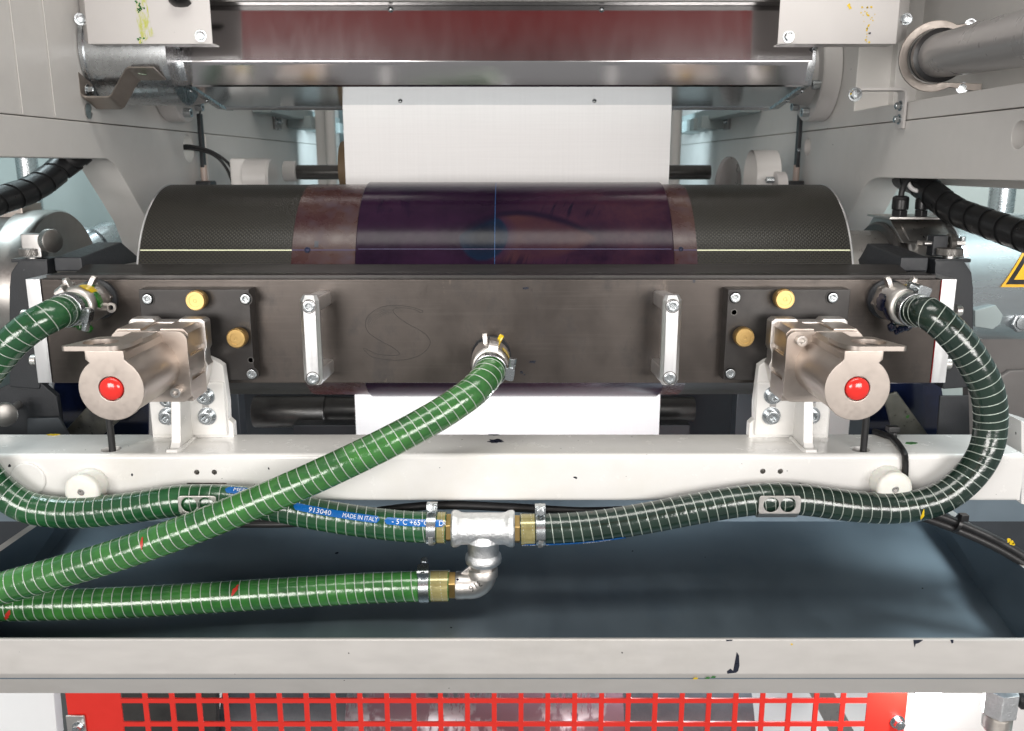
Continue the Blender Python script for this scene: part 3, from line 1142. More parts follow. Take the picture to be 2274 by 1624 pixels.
# ------------------------------------------------------------------ white brackets and locking actuators
def bracket(sgn):
    xc = -.4496 if sgn < 0 else P(1904, 864, .954).x
    lab = 'white welded bracket with zinc screws carrying the actuator near the left hose coupling' if sgn < 0 else 'white welded bracket with zinc screws carrying the actuator near the black tied cable'
    root = thing('support_bracket', lab, 'bracket', (xc, Yd(DBB - .02), BZ1), 'actuator brackets on the beam')
    yb = Yd(DBB - .003)
    yf = Yd(DBB - .018)
    if sgn < 0:
        xl, xr = P(336, 940, DBB - .018).x, P(511, 940, DBB - .018).x
        gxc = P(398, 940, 1.12).x
        inner = 1
    else:
        xl, xr = P(1671, 940, DBB - .018).x, P(1842, 940, DBB - .018).x
        gxc = P(1787, 940, 1.12).x
        inner = -1
    zt = P(1137, 803, DBB - .018).z
    zp = P(1137, 790, DBB - .018).z
    b = B()
    xin, xout = (xr, xl) if sgn < 0 else (xl, xr)
    pl = [(xout, BZ1 - .001), (xin + inner * .004, BZ1 - .001), (xin + inner * .004, BZ1 + .020), (xin - inner * .002, BZ1 + .026), (xin - inner * .001, BZ1 + .05), (xin - inner * .004, zt - .006), (xin - inner * .012, zt), (xin - inner * .03, zp), (xout, zp)]
    if sgn > 0:
        pl = pl[::-1]
    hs = []
    pr = [(486, 904), (348, 904)] if sgn < 0 else [(1691, 902), (1833, 902)]
    for h in pr:
        q = P(h[0], h[1], DBB - .018)
        hs.append(circ(.0028, 14, (q.x, q.z)))
    b.prism(pl, (0, yb, 0), (1, 0, 0), (0, 0, 1), (0, -1, 0), yb - yf, holes=hs, bev=.0015)
    b.build('back_plate', m_white, root)
    b = B()
    z2 = P(1137, 852, 1.14).z
    b.box(min(xl, xr) + .002, max(xl, xr) - .003, yf - .006, yf + .001, BZ1 + .004, z2, .003)
    pad = b.build('front_pad', m_white, root)
    scr = ((451, 884), (455, 929), (369, 890), (367, 929)) if sgn < 0 else ((1721, 882), (1717, 928), (1808, 880), (1806, 927))
    for s in scr:
        q = P(s[0], s[1], DBB - .034)
        inst(cap_screw(.0088, .010, m_zinc, .0125), 'socket_screw', root, (q.x, yf - .006, q.z))
    for k in (0, 2):
        a, c = P(*scr[k], DBB - .03), P(*scr[k + 1], DBB - .03)
        B().box(a.x * .5 + c.x * .5 - .0045, a.x * .5 + c.x * .5 + .0045, yf - .0066, yf - .004, c.z, a.z, .0008).build('slot', m_steel, root)
    # gusset
    b = B()
    zg = P(1137, 886, 1.12).z
    y_t, y_b = Yd(1.113), PZ(1137, 999, BZ1).y
    b.prism([(yf - .004, BZ1 - .001), (y_b - .006, BZ1 - .001), (y_b + .004, BZ1 + .010), (y_t, zg), (yf - .004, zg)], (gxc - .006, 0, 0), (0, 1, 0), (0, 0, 1), (1, 0, 0), .013, bev=.0015)
    b.build('gusset', m_white, root)
    b = B()
    b.tube(spline([(gxc - .008, yf - .006, BZ1 + .001), (gxc - .008, y_b - .004, BZ1 + .001), (gxc, y_b - .008, BZ1 + .001), (gxc + .008, y_b - .004, BZ1 + .001), (gxc + .008, yf - .006, BZ1 + .001)], .004), .003, 8)
    b.build('weld_seam', m_white, root)
    return root


def actuator(sgn):
    d0, d1, d2 = .954, 1.065, 1.150
    c = P(247 if sgn < 0 else 1904, 864, d0)
    lab = 'satin metal locking actuator with red button beside the left hose coupling' if sgn < 0 else 'satin metal locking actuator with red button beside the right hose loop'
    root = thing('locking_actuator', lab, 'actuator', (c.x, Yd(d2), c.z - .046), 'locking actuators with red buttons')
    xc, zc = c.x, c.z
    y0, y1, y2 = Yd(d0), Yd(d1), Yd(d2)
    off = .004 * sgn
    r0 = .0368
    zt = CAMZ - .954 * math.tan(R(11.82)) - .003
    # front plate: disc with neck
    nh = .0217
    a0 = math.asin(nh / r0)
    pts = []
    for i in range(49):
        a = math.pi / 2 - a0 - (2 * math.pi - 2 * a0) * i / 48
        pts.append((math.cos(a) * r0, math.sin(a) * r0))
    pts += [(-nh + off, r0 * math.cos(a0) + .004), (-nh + off, zt - zc), (nh + off, zt - zc), (nh + off, r0 * math.cos(a0) + .004)]
    b = B().prism(pts, (xc, y0, zc), (1, 0, 0), (0, 0, 1), (0, 1, 0), .006, holes=[circ(.0142, 36)], bev=.0008)
    fp = b.build('front_plate', m_nickel, root)
    # finger tab bent forward-outwards with round hole
    tw = .060
    b = B()
    xin = xc + off + (nh if sgn < 0 else -nh)
    xo = xc - .052 if sgn < 0 else xc + .052
    T = [(xin, y0 + .058), (xo + (.018 if sgn < 0 else -.018), y0 + .058), (xo + (.004 if sgn < 0 else -.004), y0 + .012), (xo, y0 + .003), (xo + (.003 if sgn < 0 else -.003), y0 - .001),
         (xc + (.004 if sgn < 0 else -.004), y0 - .001), (xc + (.012 if sgn < 0 else -.012), y0 + .004), (xin, y0 + .022)]
    hc = (xc + (-.0185 if sgn < 0 else .0185), y0 + .026)
    hole = [(hc[0] + .0195 * math.cos(a), hc[1] + .0165 * math.sin(a)) for a in [2 * math.pi * i / 36 for i in range(36)]]
    T = round_poly(T, .007)
    b.prism(T if sgn > 0 else T[::-1], (0, 0, zt), (1, 0, 0), (0, 1, 0), (0, 0, 1), .0052, holes=[hole], bev=.0007)
    b.build('finger_tab', m_nickel, fp)
    # red button
    b = B()
    rb = .0132
    prof = [(-.010, rb), (-.001, rb)] + [(.0055 * math.sin(t), rb * math.cos(t)) for t in [R(k * 10) for k in range(1, 9)]] + [(.0056, 0)]
    b.lathe(prof, (xc, y0, zc), (0, -1, 0), 36)
    b.build('red_button', m_button, root)
    # barrel
    b = B()
    b.lathe([(0, r0 * .955), (.002, r0 * .965), (y1 - y0 - .006, r0 * .965)], (xc, y0 + .006, zc), (0, 1, 0), 64)
    b.build('barrel', m_nickel, root)
    # channel on top of barrel
    b = B()
    w = nh - .001
    b.prism([(xc + off + u, v) for u, v in ((-w, zc + .012), (-w, zt - .004), (-w + .005, zt + .0005), (w - .005, zt + .0005), (w, zt - .004), (w, zc + .012))], (0, y0 + .0062, 0), (1, 0, 0), (0, 0, 1), (0, 1, 0), y2 - y0 - .012, bev=.0018)
    b.build('top_channel', m_nickel, root)
    # flange
    h = .0475
    b = B().prism(rrect(-h, h, -.0455, .0445, .012), (xc, y1, zc), (1, 0, 0), (0, 0, 1), (0, 1, 0), .008, bev=.0008)
    b.build('flange', m_nickel, root)
    sx, sz = ((390, 872) if sgn < 0 else (1781, 758))
    q = P(sx, sy_ if False else sz, d1 - .008)
    inst(cap_screw(.0066, .010, m_cast), 'flange_screw', root, (q.x, y1, q.z))
    # slotted body block
    e = .0465
    g = .0035
    prof = [(-e, -e), (e, -e), (e, -.020), (e - g, -.020), (e - g, -.0135), (e, -.0135), (e, .0115), (e - g, .0115), (e - g, .018), (e, .018), (e, e - .006), (e - .006, e), (.012, e), (.012, e - g), (-.012, e - g), (-.012, e), (-e + .006, e), (-e, e - .006), (-e, .018), (-e + g, .018), (-e + g, .0115), (-e, .0115), (-e, -.0135), (-e + g, -.0135), (-e + g, -.020), (-e, -.020)]
    b = B().prism(prof, (xc, y1 + .008, zc), (1, 0, 0), (0, 0, 1), (0, 1, 0), .052, bev=.0007)
    b.build('body_block', m_nickel, root)
    b = B()
    e2 = .050
    prof2 = [(-e2 + .01, -e2 + .004), (e2 - .01, -e2 + .004), (e2, -.012), (e2 - .003, -.006), (e2 - .003, .006), (e2, .012), (e2, e2 - .004), (e2 - .005, e2), (.018, e2), (.014, e2 - .004), (-.014, e2 - .004), (-.018, e2), (-e2 + .005, e2), (-e2, e2 - .004), (-e2, .012), (-e2 + .003, .006), (-e2 + .003, -.006), (-e2, -.012)]
    b.prism(prof2, (xc, y1 + .0605, zc), (1, 0, 0), (0, 0, 1), (0, 1, 0), y2 - y1 - .0625, bev=.0018)
    b.build('rear_cap', m_cast, root)
    # cable into the beam
    hx = PZ(250 if sgn < 0 else 1917, 1001, BZ1)
    b = B().tube(spline([(hx.x, hx.y, BZ1 - .02), (hx.x, hx.y, BZ1 + .03), (hx.x - .001, hx.y, zc - .02)], .01), .0044, 14)
    b.build('cable', m_rubber, root)
    return root


for s in (-1, 1):
    bracket(s)
    actuator(s)

# ------------------------------------------------------------------ hose couplings
def ink_patch(o, w, r0, r1, t0, t1, a0, a1, m, name='ink_smear', par=None, seed=1, n=18):
    """thin uneven layer of ink on a turned surface: axis origin o direction w, between t0..t1 (radius r0..r1) and angles a0..a1"""
    rnd = random.Random(seed)
    u, v, w = basis(w)
    b = B()
    g = []
    for i in range(n + 1):
        f = i / n
        row = []
        edge = .5 - .5 * abs(math.sin(math.pi * f)) ** .5
        for j in range(7):
            s = j / 6
            sh = edge * (.5 - s) + (rnd.uniform(-.12, .12) if j in (0, 6) else 0)
            s2 = min(max(s + sh * .9, 0), 1)
            t = t0 + (t1 - t0) * s2
            a = a0 + (a1 - a0) * f
            r = r0 + (r1 - r0) * s2 + .0006 + .0008 * math.sin(math.pi * s) * rnd.uniform(.4, 1)
            row.append(b.bm.verts.new(Vector(o) + w * t + (u * math.cos(a) + v * math.sin(a)) * r))
        g.append(row)
    for i in range(n):
        for j in range(6):
            b.bm.faces.new((g[i][j], g[i + 1][j], g[i + 1][j + 1], g[i][j + 1]))
    return b.build(name, m, par, ang=80)


def coupling(px, py, label, ears, hook, dirty):
    p = P(px, py, DC)
    o = Vector((p.x, YC, p.z))
    root = thing('hose_coupling', label, 'hose coupling', o, 'hose couplings on the ink chamber')
    w = Vector((0, -1, 0))
    B().lathe([(0, .0275), (.006, .0275), (.0075, .026), (.010, .024), (.010, .018)], o, w, 48).build('base_ring', m_black, root)
    r = .0258
    prof = [(.009, .0225), (.016, .0225), (.018, .0245), (.0195, r * .99), (.028, r), (.030, r * 1.015), (.033, r * 1.015), (.035, r), (.060, r), (.065, r * .985), (.0685, r * .93), (.070, r * .86), (.0705, .0175), (.076, .0168)]
    body = B().lathe(prof, o, w, 64).build('body', m_cast, root)
    # hexagon behind
    B().prism(hexpts(.0262, .2), o + w * .0095, (1, 0, 0), (0, 0, 1), (0, -1, 0), .009, bev=.0012).build('hex_nut', m_steel, root)
    for (a, t, lean) in ears:
        ua = Vector((math.cos(R(a)), 0, math.sin(R(a))))
        ta = Vector((-ua.z, 0, ua.x))
        b = B()
        base = o + w * t + ua * (r - .003)
        b.prism([(-.0065, 0), (.0065, 0), (.0055, .013), (.003, .0165), (-.003, .0165), (-.0055, .013)], base, (0, -1, 0), ua, ta, .0065, bev=.0012)
        b.build('cam_ear', m_cast, root)
    a, t = hook
    ua = Vector((math.cos(R(a)), 0, math.sin(R(a))))
    ta = Vector((-ua.z, 0, ua.x))
    b = B()
    path = [(t - .030, .0035), (t - .012, .0055), (t + .004, .0048), (t + .0105, .0015), (t + .012, -.006), (t + .0115, -.011)]
    sec = []
    for i, (tt, h) in enumerate(path):
        c = o + w * tt + ua * (r + h)
        k = path[min(i + 1, len(path) - 1)]
        j = path[max(i - 1, 0)]
        tg = (w * (k[0] - j[0]) + ua * (k[1] - j[1])).normalized()
        nn = tg.cross(ta).normalized()
        sec.append([b.bm.verts.new(c + ta * q * .0062 + nn * e * .0015) for q, e in ((-1, -1), (1, -1), (1, 1), (-1, 1))])
    for i in range(len(sec) - 1):
        for j in range(4):
            b.bm.faces.new((sec[i][j], sec[i][(j + 1) % 4], sec[i + 1][(j + 1) % 4], sec[i + 1][j]))
    b.bm.faces.new(sec[0])
    b.bm.faces.new(sec[-1][::-1])
    b._bev(b.bm.faces[:], .0006)
    b.build('lever', m_cast, root)
    ua = Vector((math.cos(R(-25)), 0, math.sin(R(-25))))
    if px < 500:
        b = B()
        b.lathe([(0, .0035), (.0008, .0034), (.0008, .0068), (-.0025, .0068), (-.0025, .0035), (0, .0035)], o + w * .030 + Vector((1, 0, -.25)).normalized() * (r + .005), (0, -1, 0), 22, caps=False)
        b.build('lug_eye', m_cast, root)
    return root, o


cl, ol = coupling(219, 664, 'ink stained metal hose coupling at the chamber end nearest the left green hose', ((112, .050, 0), (62, .036, 0)), (128, .062), True)
cc, oc = coupling(1091, 788, 'metal hose coupling with one yellow ear at the middle of the chamber', ((97, .040, 0), (62, .040, 0)), (80, .062), False)
cr, orr = coupling(1968, 664, 'blue ink smeared metal hose coupling at the chamber end nearest the right hose loop', ((112, .036, 0), (66, .052, 0)), (58, .062), True)
wv = (0, -1, 0)


def ang(deg):          # basis(w=-Y): convert picture angle (0 = right, 90 = up) to lathe angle
    u, v, w = basis((0, -1, 0))
    d = Vector((math.cos(R(deg)), 0, math.sin(R(deg))))
    return math.atan2(d.dot(v), d.dot(u))


def smear(o, root, t0, t1, d0, d1, m, seed, n=18):
    a0, a1 = ang(d0), ang(d1)
    while a1 - a0 > math.pi:
        a1 -= 2 * math.pi
    while a1 - a0 < -math.pi:
        a1 += 2 * math.pi
    ink_patch(o, wv, .0258, .0258, t0, t1, a0, a1, m, 'ink_smear', root, seed, n)


smear(ol, cl, .040, .064, 40, 82, m_ink_y, 1)
smear(ol, cl, .044, .060, -8, 40, m_ink_g, 2)
smear(ol, cl, .030, .044, 58, 76, m_ink_g, 3)
smear(ol, cl, .024, .038, 70, 92, m_ink_b, 4)
smear(ol, cl, .040, .062, 232, 262, m_ink_r, 5)
smear(ol, cl, .050, .066, 205, 238, m_ink_g, 6)
smear(oc, cc, .040, .066, 5, 52, m_ink_y, 7)
smear(orr, cr, .030, .058, 150, 200, m_ink_b, 8)
smear(orr, cr, .050, .066, 185, 235, m_ink_b, 9)
smear(orr, cr, .040, .060, 62, 88, m_ink_y, 10)
smear(orr, cr, .046, .066, 240, 292, m_ink_g, 11)
for o_, rt, col_, spots in ((ol, cl, m_ink_g, ((-.008, -.030, .0055), (.004, -.033, .006), (-.016, -.028, .004))), (orr, cr, m_ink_b, ((-.008, -.031, .0065), (.004, -.034, .0055), (.012, -.030, .007), (-.001, -.038, .004)))):
    b = B()
    for dx, dz, r_ in spots:
        c = o_ + Vector((dx, -.045, dz))
        b.lathe([(-r_ * 1.1, 0), (-r_ * .8, r_ * .6), (0, r_), (r_ * .7, r_ * .65), (r_, 0)], c, (.2, -.3, 1), 14)
    b.build('ink_clump', col_, rt)
# yellow ear of the middle coupling
for ch in cc.children:
    if ch.name.startswith('cam_ear'):
        last = ch
last.data.materials[0] = m_ink_y
# ------------------------------------------------------------------ green spiral hoses
def hose_mat(name, dark, light, amt):
    t = NT(name)
    n = t.noise(22, t.pos, 5, .6)
    n2 = t.noise(120, t.pos, 3, .6)
    col = t.mix(t.ramp(n, .33, .68), dark, light)
    col = t.mix(t.rng(n2, .55, .75, 0, .25), col, tuple(c * .4 for c in dark))
    wob = t.noise(150, t.pos, 3, .6)
    return t.fin(base=col, rough=t.rng(n2, .3, .7, .13, .24), spec=.9, coat=.0, normal=t.bump(wob, .35, .001), sss=amt)


m_hose_dark = hose_mat('hose_dark_green', (.008, .021, .015), (.014, .036, .024), 0)
m_hose_mid = hose_mat('hose_mid_green', (.008, .052, .020), (.018, .105, .032), 0)
m_hose_bright = hose_mat('hose_bright_green', (.016, .085, .022), (.050, .205, .040), 0)
m_hose_end = mat('hose_end_clear', (.34, .30, .13), .16, .3, .3, 40, .1, coat=.5)
HR = .0198
PITCH_W = .0122


def hose(pts, m, label, hr=HR, ends=True, bright=None):
    path = spline(pts, PITCH_W / 8)
    o = Vector(path[0])
    root = thing('spiral_hose', label, 'hose', o, 'green spiral ink hoses')
    fr = frames(path)
    seg = 30
    b = B()
    step = PITCH_W / 8
    rings = []
    for i, (p, tg, n, bb) in enumerate(fr):
        ph = 2 * math.pi * i / 8
        ring_ = []
        for k in range(seg):
            a = 2 * math.pi * k / seg
            dph = math.cos(a - ph)
            rr = hr - .00016 * max(dph, 0) ** 4
            ring_.append(b.bm.verts.new(p + (n * math.cos(a) + bb * math.sin(a)) * rr))
        rings.append(ring_)
    for i in range(len(rings) - 1):
        for k in range(seg):
            j = (k + 1) % seg
            b.bm.faces.new((rings[i][k], rings[i][j], rings[i + 1][j], rings[i + 1][k]))
    b.bm.faces.new(rings[0][::-1])
    b.bm.faces.new(rings[-1])
    b.build('hose_wall', m, root, ang=60)
    # embedded wire
    wp = []
    per = 28
    n = int(len(fr) / 8 * per)
    for q in range(n):
        f = q / per * 8
        i = int(f)
        if i >= len(fr) - 1:
            break
        t = f - i
        p = fr[i][0].lerp(fr[i + 1][0], t)
        nn = fr[i][2].lerp(fr[i + 1][2], t).normalized()
        bb = fr[i][3].lerp(fr[i + 1][3], t).normalized()
        a = 2 * math.pi * q / per
        wp.append(p + (nn * math.cos(a) + bb * math.sin(a)) * (hr - .00028))
    b = B().tube(wp, .00068, 5)
    b.build('spiral_wire', m_wire, root, ang=80)
    return root, path, fr


def PP(l):
    return [P(*q) for q in l]


DT = 1.048
# left loop hose (from left coupling out of frame and back to the tee)
left_pts = [ol + Vector((0, -.070, 0)), ol + Vector((-.001, -.092, -.001)), P(118, 700, 1.080), P(60, 733, 1.062), P(5, 785, 1.055), P(-55, 870, 1.06), P(-70, 960, 1.05), P(-30, 1055, DT), P(40, 1117, DT), P(110, 1136, DT), P(190, 1138, DT), P(290, 1128, DT), P(400, 1112, DT), P(500, 1112, DT), P(600, 1122, DT), P(700, 1142, DT), P(800, 1158, DT), P(900, 1169, DT), P(991, 1172, DT)]
h_left, path_l, fr_l = hose(left_pts, m_hose_mid, 'green spiral hose with blue lettering leading to the left side of the pipe tee')
right_pts = [orr + Vector((0, -.070, 0)), orr + Vector((.001, -.092, -.001)), P(2062, 697, 1.080), P(2104, 730, 1.066), P(2150, 785, 1.058), P(2190, 860, 1.054), P(2200, 940, 1.055), P(2185, 1010, 1.05), P(2140, 1070, 1.046), P(2075, 1112, 1.044), P(1990, 1128, DT), P(1900, 1125, DT), P(1800, 1112, DT), P(1720, 1107, DT), P(1640, 1114, DT), P(1540, 1131, DT), P(1440, 1150, DT), P(1340, 1166, DT), P(1250, 1174, DT), P(1155, 1176, DT)]
h_right, path_r, fr_r = hose(right_pts, m_hose_dark, 'dark green spiral hose looping from the right coupling to the right side of the tee')
mid_pts = [oc + Vector((0, -.070, 0)), oc + Vector((0, -.092, -.002)), P(1068, 852, 1.080), P(1034, 882, 1.062), P(960, 930, 1.045), P(850, 989, 1.025), P(700, 1060, 1.008), P(550, 1124, 1.0), P(400, 1184, .995), P(250, 1236, .99), P(100, 1280, .985), P(-80, 1330, .98)]
h_mid, path_m, fr_m = hose(mid_pts, m_hose_bright, 'bright green spiral hose crossing diagonally from the middle coupling over the beam')
low_pts = [P(998, 1301, 1.05), P(930, 1302, 1.05), P(800, 1307, 1.05), P(650, 1316, 1.045), P(500, 1325, 1.040), P(350, 1334, 1.034), P(200, 1341, 1.029), P(60, 1344, 1.026), P(-90, 1345, 1.022)]
h_low, path_w, fr_w = hose(low_pts, m_hose_bright, 'green spiral hose lying lowest and leading to the stainless elbow')


# ------------------------------------------------------------------ printing on the hoses
def text_mesh(body, size):
    cu = bpy.data.curves.new('lettering', 'FONT')
    cu.body = body
    cu.size = size
    cu.resolution_u = 2
    ob = bpy.data.objects.new('lettering', cu)
    COL.objects.link(ob)
    bpy.context.view_layer.update()
    dg = bpy.context.evaluated_depsgraph_get()
    me = bpy.data.meshes.new_from_object(ob.evaluated_get(dg))
    bpy.data.objects.remove(ob)
    bpy.data.curves.remove(cu)
    return me


def wrap(fr, s, phi, r, up_ref):
    """point on the hose skin at arc length s and angle phi measured from direction up_ref towards the viewer side"""
    step = (fr[1][0] - fr[0][0]).length
    f = min(max(s / step, 0), len(fr) - 1.001)
    i = int(f)
    t = f - i
    p = fr[i][0].lerp(fr[i + 1][0], t)
    tg = fr[i][1].lerp(fr[i + 1][1], t).normalized()
    up = Vector(up_ref)
    up = (up - tg * up.dot(tg)).normalized()
    side = tg.cross(up).normalized()
    if side.y > 0:
        side = -side
    return p + (up * math.cos(phi) + side * math.sin(phi)) * r


def hose_text(root, fr, body, s0, phi, size, rev=False, gap=.0011, m=None, stretch=1.0):
    me = text_mesh(body, size)
    sg = -1 if rev else 1
    for v in me.vertices:
        v.co = wrap(fr, s0 + sg * v.co.x * stretch, phi - (v.co.y) / HR, HR + gap, (0, 0, 1)) - world_loc(root)
    me.materials.clear()
    me.materials.append(m or m_print)
    o = bpy.data.objects.new('lettering', me)
    link(o, root)
    return o


def hose_band(root, fr, s0, s1, phi0, phi1, gap=.0008, m=None, rounded=True):
    b = B()
    n, k = max(8, int(abs(s1 - s0) / .003)), 6
    g = []
    for i in range(n + 1):
        row = []
        f = i / n
        e = 1.0
        dd = min(f, 1 - f) * abs(s1 - s0)
        hw = abs(phi1 - phi0) * HR / 2
        if rounded and dd < hw:
            e = math.sqrt(max(1 - (1 - dd / hw) ** 2, .02))
        for j in range(k + 1):
            ph = (phi0 + phi1) / 2 + (phi1 - phi0) / 2 * (2 * j / k - 1) * e
            row.append(b.bm.verts.new(wrap(fr, s0 + (s1 - s0) * f, ph, HR + gap, (0, 0, 1))))
        g.append(row)
    for i in range(n):
        for j in range(k):
            b.bm.faces.new((g[i][j], g[i + 1][j], g[i + 1][j + 1], g[i][j + 1]))
    return b.build('print_band', m or m_blue, root, ang=80)


def s_at(fr, px):
    """arc length where the hose passes picture column px (last crossing)"""
    step = (fr[1][0] - fr[0][0]).length
    best = 0
    for i in range(len(fr) - 1):
        a, c = proj(fr[i][0]), proj(fr[i + 1][0])
        if (a - px) * (c - px) <= 0:
            best = (i + (px - a) / (c - a + 1e-9)) * step
    return best


def proj(p):
    q = p - C0
    dep = q.y * cp - q.z * sp
    return 1137 + F * q.x / dep


pb = R(52)
hw_ = R(13)
sA, sB = s_at(fr_l, 655), s_at(fr_l, 845)
hose_band(h_left, fr_l, sA, sB, pb - hw_, pb + hw_)
hose_text(h_left, fr_l, '913040', s_at(fr_l, 688), pb + R(9), .0085, stretch=1.15)
hose_text(h_left, fr_l, 'MADE IN ITALY', s_at(fr_l, 763), pb + R(8), .0076, stretch=.86)
sC, sD = s_at(fr_l, 856), s_at(fr_l, 989)
hose_band(h_left, fr_l, sC, sD, pb - hw_, pb + hw_)
hose_text(h_left, fr_l, '- 5°C +65°C', s_at(fr_l, 872), pb + R(9), .0092)
sE, sF = s_at(fr_l, 505), s_at(fr_l, 570)
hose_band(h_left, fr_l, sE, sF, R(8), R(40))
hose_text(h_left, fr_l, 'MERLETT', s_at(fr_l, 522), R(30), .0082)
hose_text(h_left, fr_l, 'DOC', s_at(fr_l, 976), pb + R(9), .0092)
# right hose, print along the underside
pq = R(150)
s0, s1 = s_at(fr_r, 1460), s_at(fr_r, 1158)
hose_band(h_right, fr_r, s_at(fr_r, 1385), s1, pq - R(20), pq + R(26))
hose_text(h_right, fr_r, 'QUALITY', s_at(fr_r, 1157), pq + R(2), .0085, rev=True)
hose_text(h_right, fr_r, 'MERLETT', s_at(fr_r, 1290), pq + R(2), .0080, rev=True, stretch=1.1)


def hose_mark(root, fr, px, phi, m, sz, seed):
    rn = random.Random(seed)
    s0 = s_at(fr, px)
    b = B()
    n = 10
    g = []
    for i in range(n + 1):
        f = i / n
        wd = sz * (.25 + .75 * math.sin(math.pi * f)) * rn.uniform(.6, 1.2)
        sh = sz * 1.1 * f
        g.append([b.bm.verts.new(wrap(fr, s0 + sh + q * wd, phi + (f - .5) * .75, HR + .0007, (0, 0, 1))) for q in (-.5, .5)])
    for i in range(n):
        b.bm.faces.new((g[i][0], g[i + 1][0], g[i + 1][1], g[i][1]))
    b.build('paint_mark', m, root, ang=80)


m_mark = mat('red_paint_mark', (.42, .03, .02), .35, 0, .2, 60)
hose_mark(h_mid, fr_m, 337, R(62), m_mark, .004, 1)
hose_mark(h_low, fr_w, 536, R(42), m_mark, .006, 2)
hose_mark(h_low, fr_w, 40, R(100), m_mark, .007, 3)
hose_mark(h_right, fr_r, 2040, R(105), m_ink_y, .004, 4)

# clear hose ends with brass shank showing through
def hose_end(root, fr, s0, s1):
    b = B()
    step = (fr[1][0] - fr[0][0]).length
    n = 8
    pts = []
    for i in range(n + 1):
        s = s0 + (s1 - s0) * i / n
        f = min(max(s / step, 0), len(fr) - 1.001)
        k = int(f)
        pts.append(fr[k][0].lerp(fr[k + 1][0], f - k))
    b.tube(pts, HR + .0003, 30)
    return b.build('hose_end', m_hose_end, root, ang=60)


hose_end(h_left, fr_l, s_at(fr_l, 972), s_at(fr_l, 989))
hose_end(h_right, fr_r, s_at(fr_r, 1187), s_at(fr_r, 1157))
hose_end(h_low, fr_w, s_at(fr_w, 996), s_at(fr_w, 958))


# ------------------------------------------------------------------ hose clamps
def clamp(fr, s, label, wangle, width=.0125, screw_dir=1, group='steel worm drive hose clamps'):
    step = (fr[1][0] - fr[0][0]).length
    i = int(s / step)
    p, tg = fr[i][0], fr[i][1]
    root = thing('hose_clamp', label, 'hose clamp', p, group)
    r = HR + .0011
    u, v, w = basis(tg)
    B().lathe([(-width / 2, r), (-width / 2, r + .0004), (-width / 2 + .0006, r + .0013), (width / 2 - .0006, r + .0013), (width / 2, r + .0004), (width / 2, r)], p, tg, 44, caps=False).build('band', m_zinc, root)
    # worm housing at angle wangle: direction from hose centre
    d = Vector(wangle)
    d = (d - w * d.dot(w)).normalized()
    tan = w.cross(d).normalized() * screw_dir
    c = p + d * (r + .006)
    b = B()
    b.prism(rrect(-.0085, .0085, -.0068, .0050, .003, 4), c - w * (width / 2 + .0005), tan, d, w, width + .001, bev=.0008)
    b.build('worm_housing', m_zinc, root)
    b = B()
    b.cyl(c - tan * .010, c + tan * .012, .0046, 18, .0005)
    b.lathe([(0, .0052), (.0025, .0052)], c + tan * .011, tan, 18)
    b.prism(hexpts(.0052), c + tan * .0135, d, w, tan, .007, bev=.0006)
    b.build('worm_screw', m_zinc, root)
    # slots of the band
    b = B()
    for k in range(-9, 10):
        a = k * .085
        for base in (math.pi * .9,):
            dd = (d * math.cos(base + a) + tan * math.sin(base + a))
            t2 = (-d * math.sin(base + a) + tan * math.cos(base + a))
            c2 = p + dd * (r + .0013)
            q = [c2 + w * (width * .24) + t2 * .0004, c2 - w * (width * .24) + t2 * .0010, c2 - w * (width * .24) - t2 * .0002, c2 + w * (width * .24) - t2 * .0008]
            b.hexa([x + dd * .0004 for x in q] + [x - dd * .0005 for x in q])
    b.build('band_thread', m_steel, root)
    return root


clamp(fr_l, s_at(fr_l, 961), 'steel hose clamp just left of the pipe tee', (.0, .25, 1), screw_dir=1)
clamp(fr_r, s_at(fr_r, 1200), 'steel hose clamp just right of the pipe tee', (.0, .15, 1), screw_dir=-1)
clamp(fr_w, s_at(fr_w, 943), 'steel hose clamp on the lowest hose beside the stainless elbow', (.05, -.3, 1), width=.014, screw_dir=1)
clamp(fr_l, .018, 'blue stained hose clamp at the left hose coupling', (1, -.1, -.3), screw_dir=-1)
clamp(fr_m, .017, 'steel hose clamp with screw pointing down at the middle coupling', (1, 0, -.15), screw_dir=1)
clamp(fr_r, .016, 'steel hose clamp hidden in shade at the right hose coupling', (.3, .2, 1), screw_dir=1)

# ------------------------------------------------------------------ pipe tee, nipples and elbow
tc = P(1073, 1174, DT)
tee = thing('pipe_tee', 'rough galvanised pipe tee hanging under the middle of the beam', 'pipe fitting', tc)
k = mpp(1174, DT)
xa, xb_ = P(1003, 1172, DT).x, P(1143, 1175, DT).x
L = xb_ - xa
rb_, rr_ = 35.5 * k, 41 * k
b = B()
b.lathe([(0, rr_ * .8), (0, rr_ * .93), (.002, rr_), (.006, rr_), (.009, rr_ * .96), (.012, rb_ * 1.02), (.016, rb_), (L - .016, rb_), (L - .012, rb_ * 1.02), (L - .009, rr_ * .96), (L - .006, rr_), (.0 + L - .002, rr_), (L, rr_ * .93), (L, rr_ * .8)], (xa, tc.y, tc.z), (1, 0, 0), 48)
b.build('run', m_malle, tee)
zb_ = P(1073, 1250, DT).z
H = tc.z - zb_
b = B()
b.lathe([(rb_ * .3, rb_ * 1.0), (rb_ * .72, rb_ * 1.12), (rb_ * .85, rb_ * 1.05), (rb_ * .98, rb_ * .99), (H - .014, rb_ * .98), (H - .011, rr_ * .97), (H - .006, rr_), (H - .002, rr_ * .97), (H, rr_ * .88), (H, rb_ * .7)], tc, (0, 0, -1), 48)
b.build('branch', m_malle, tee)


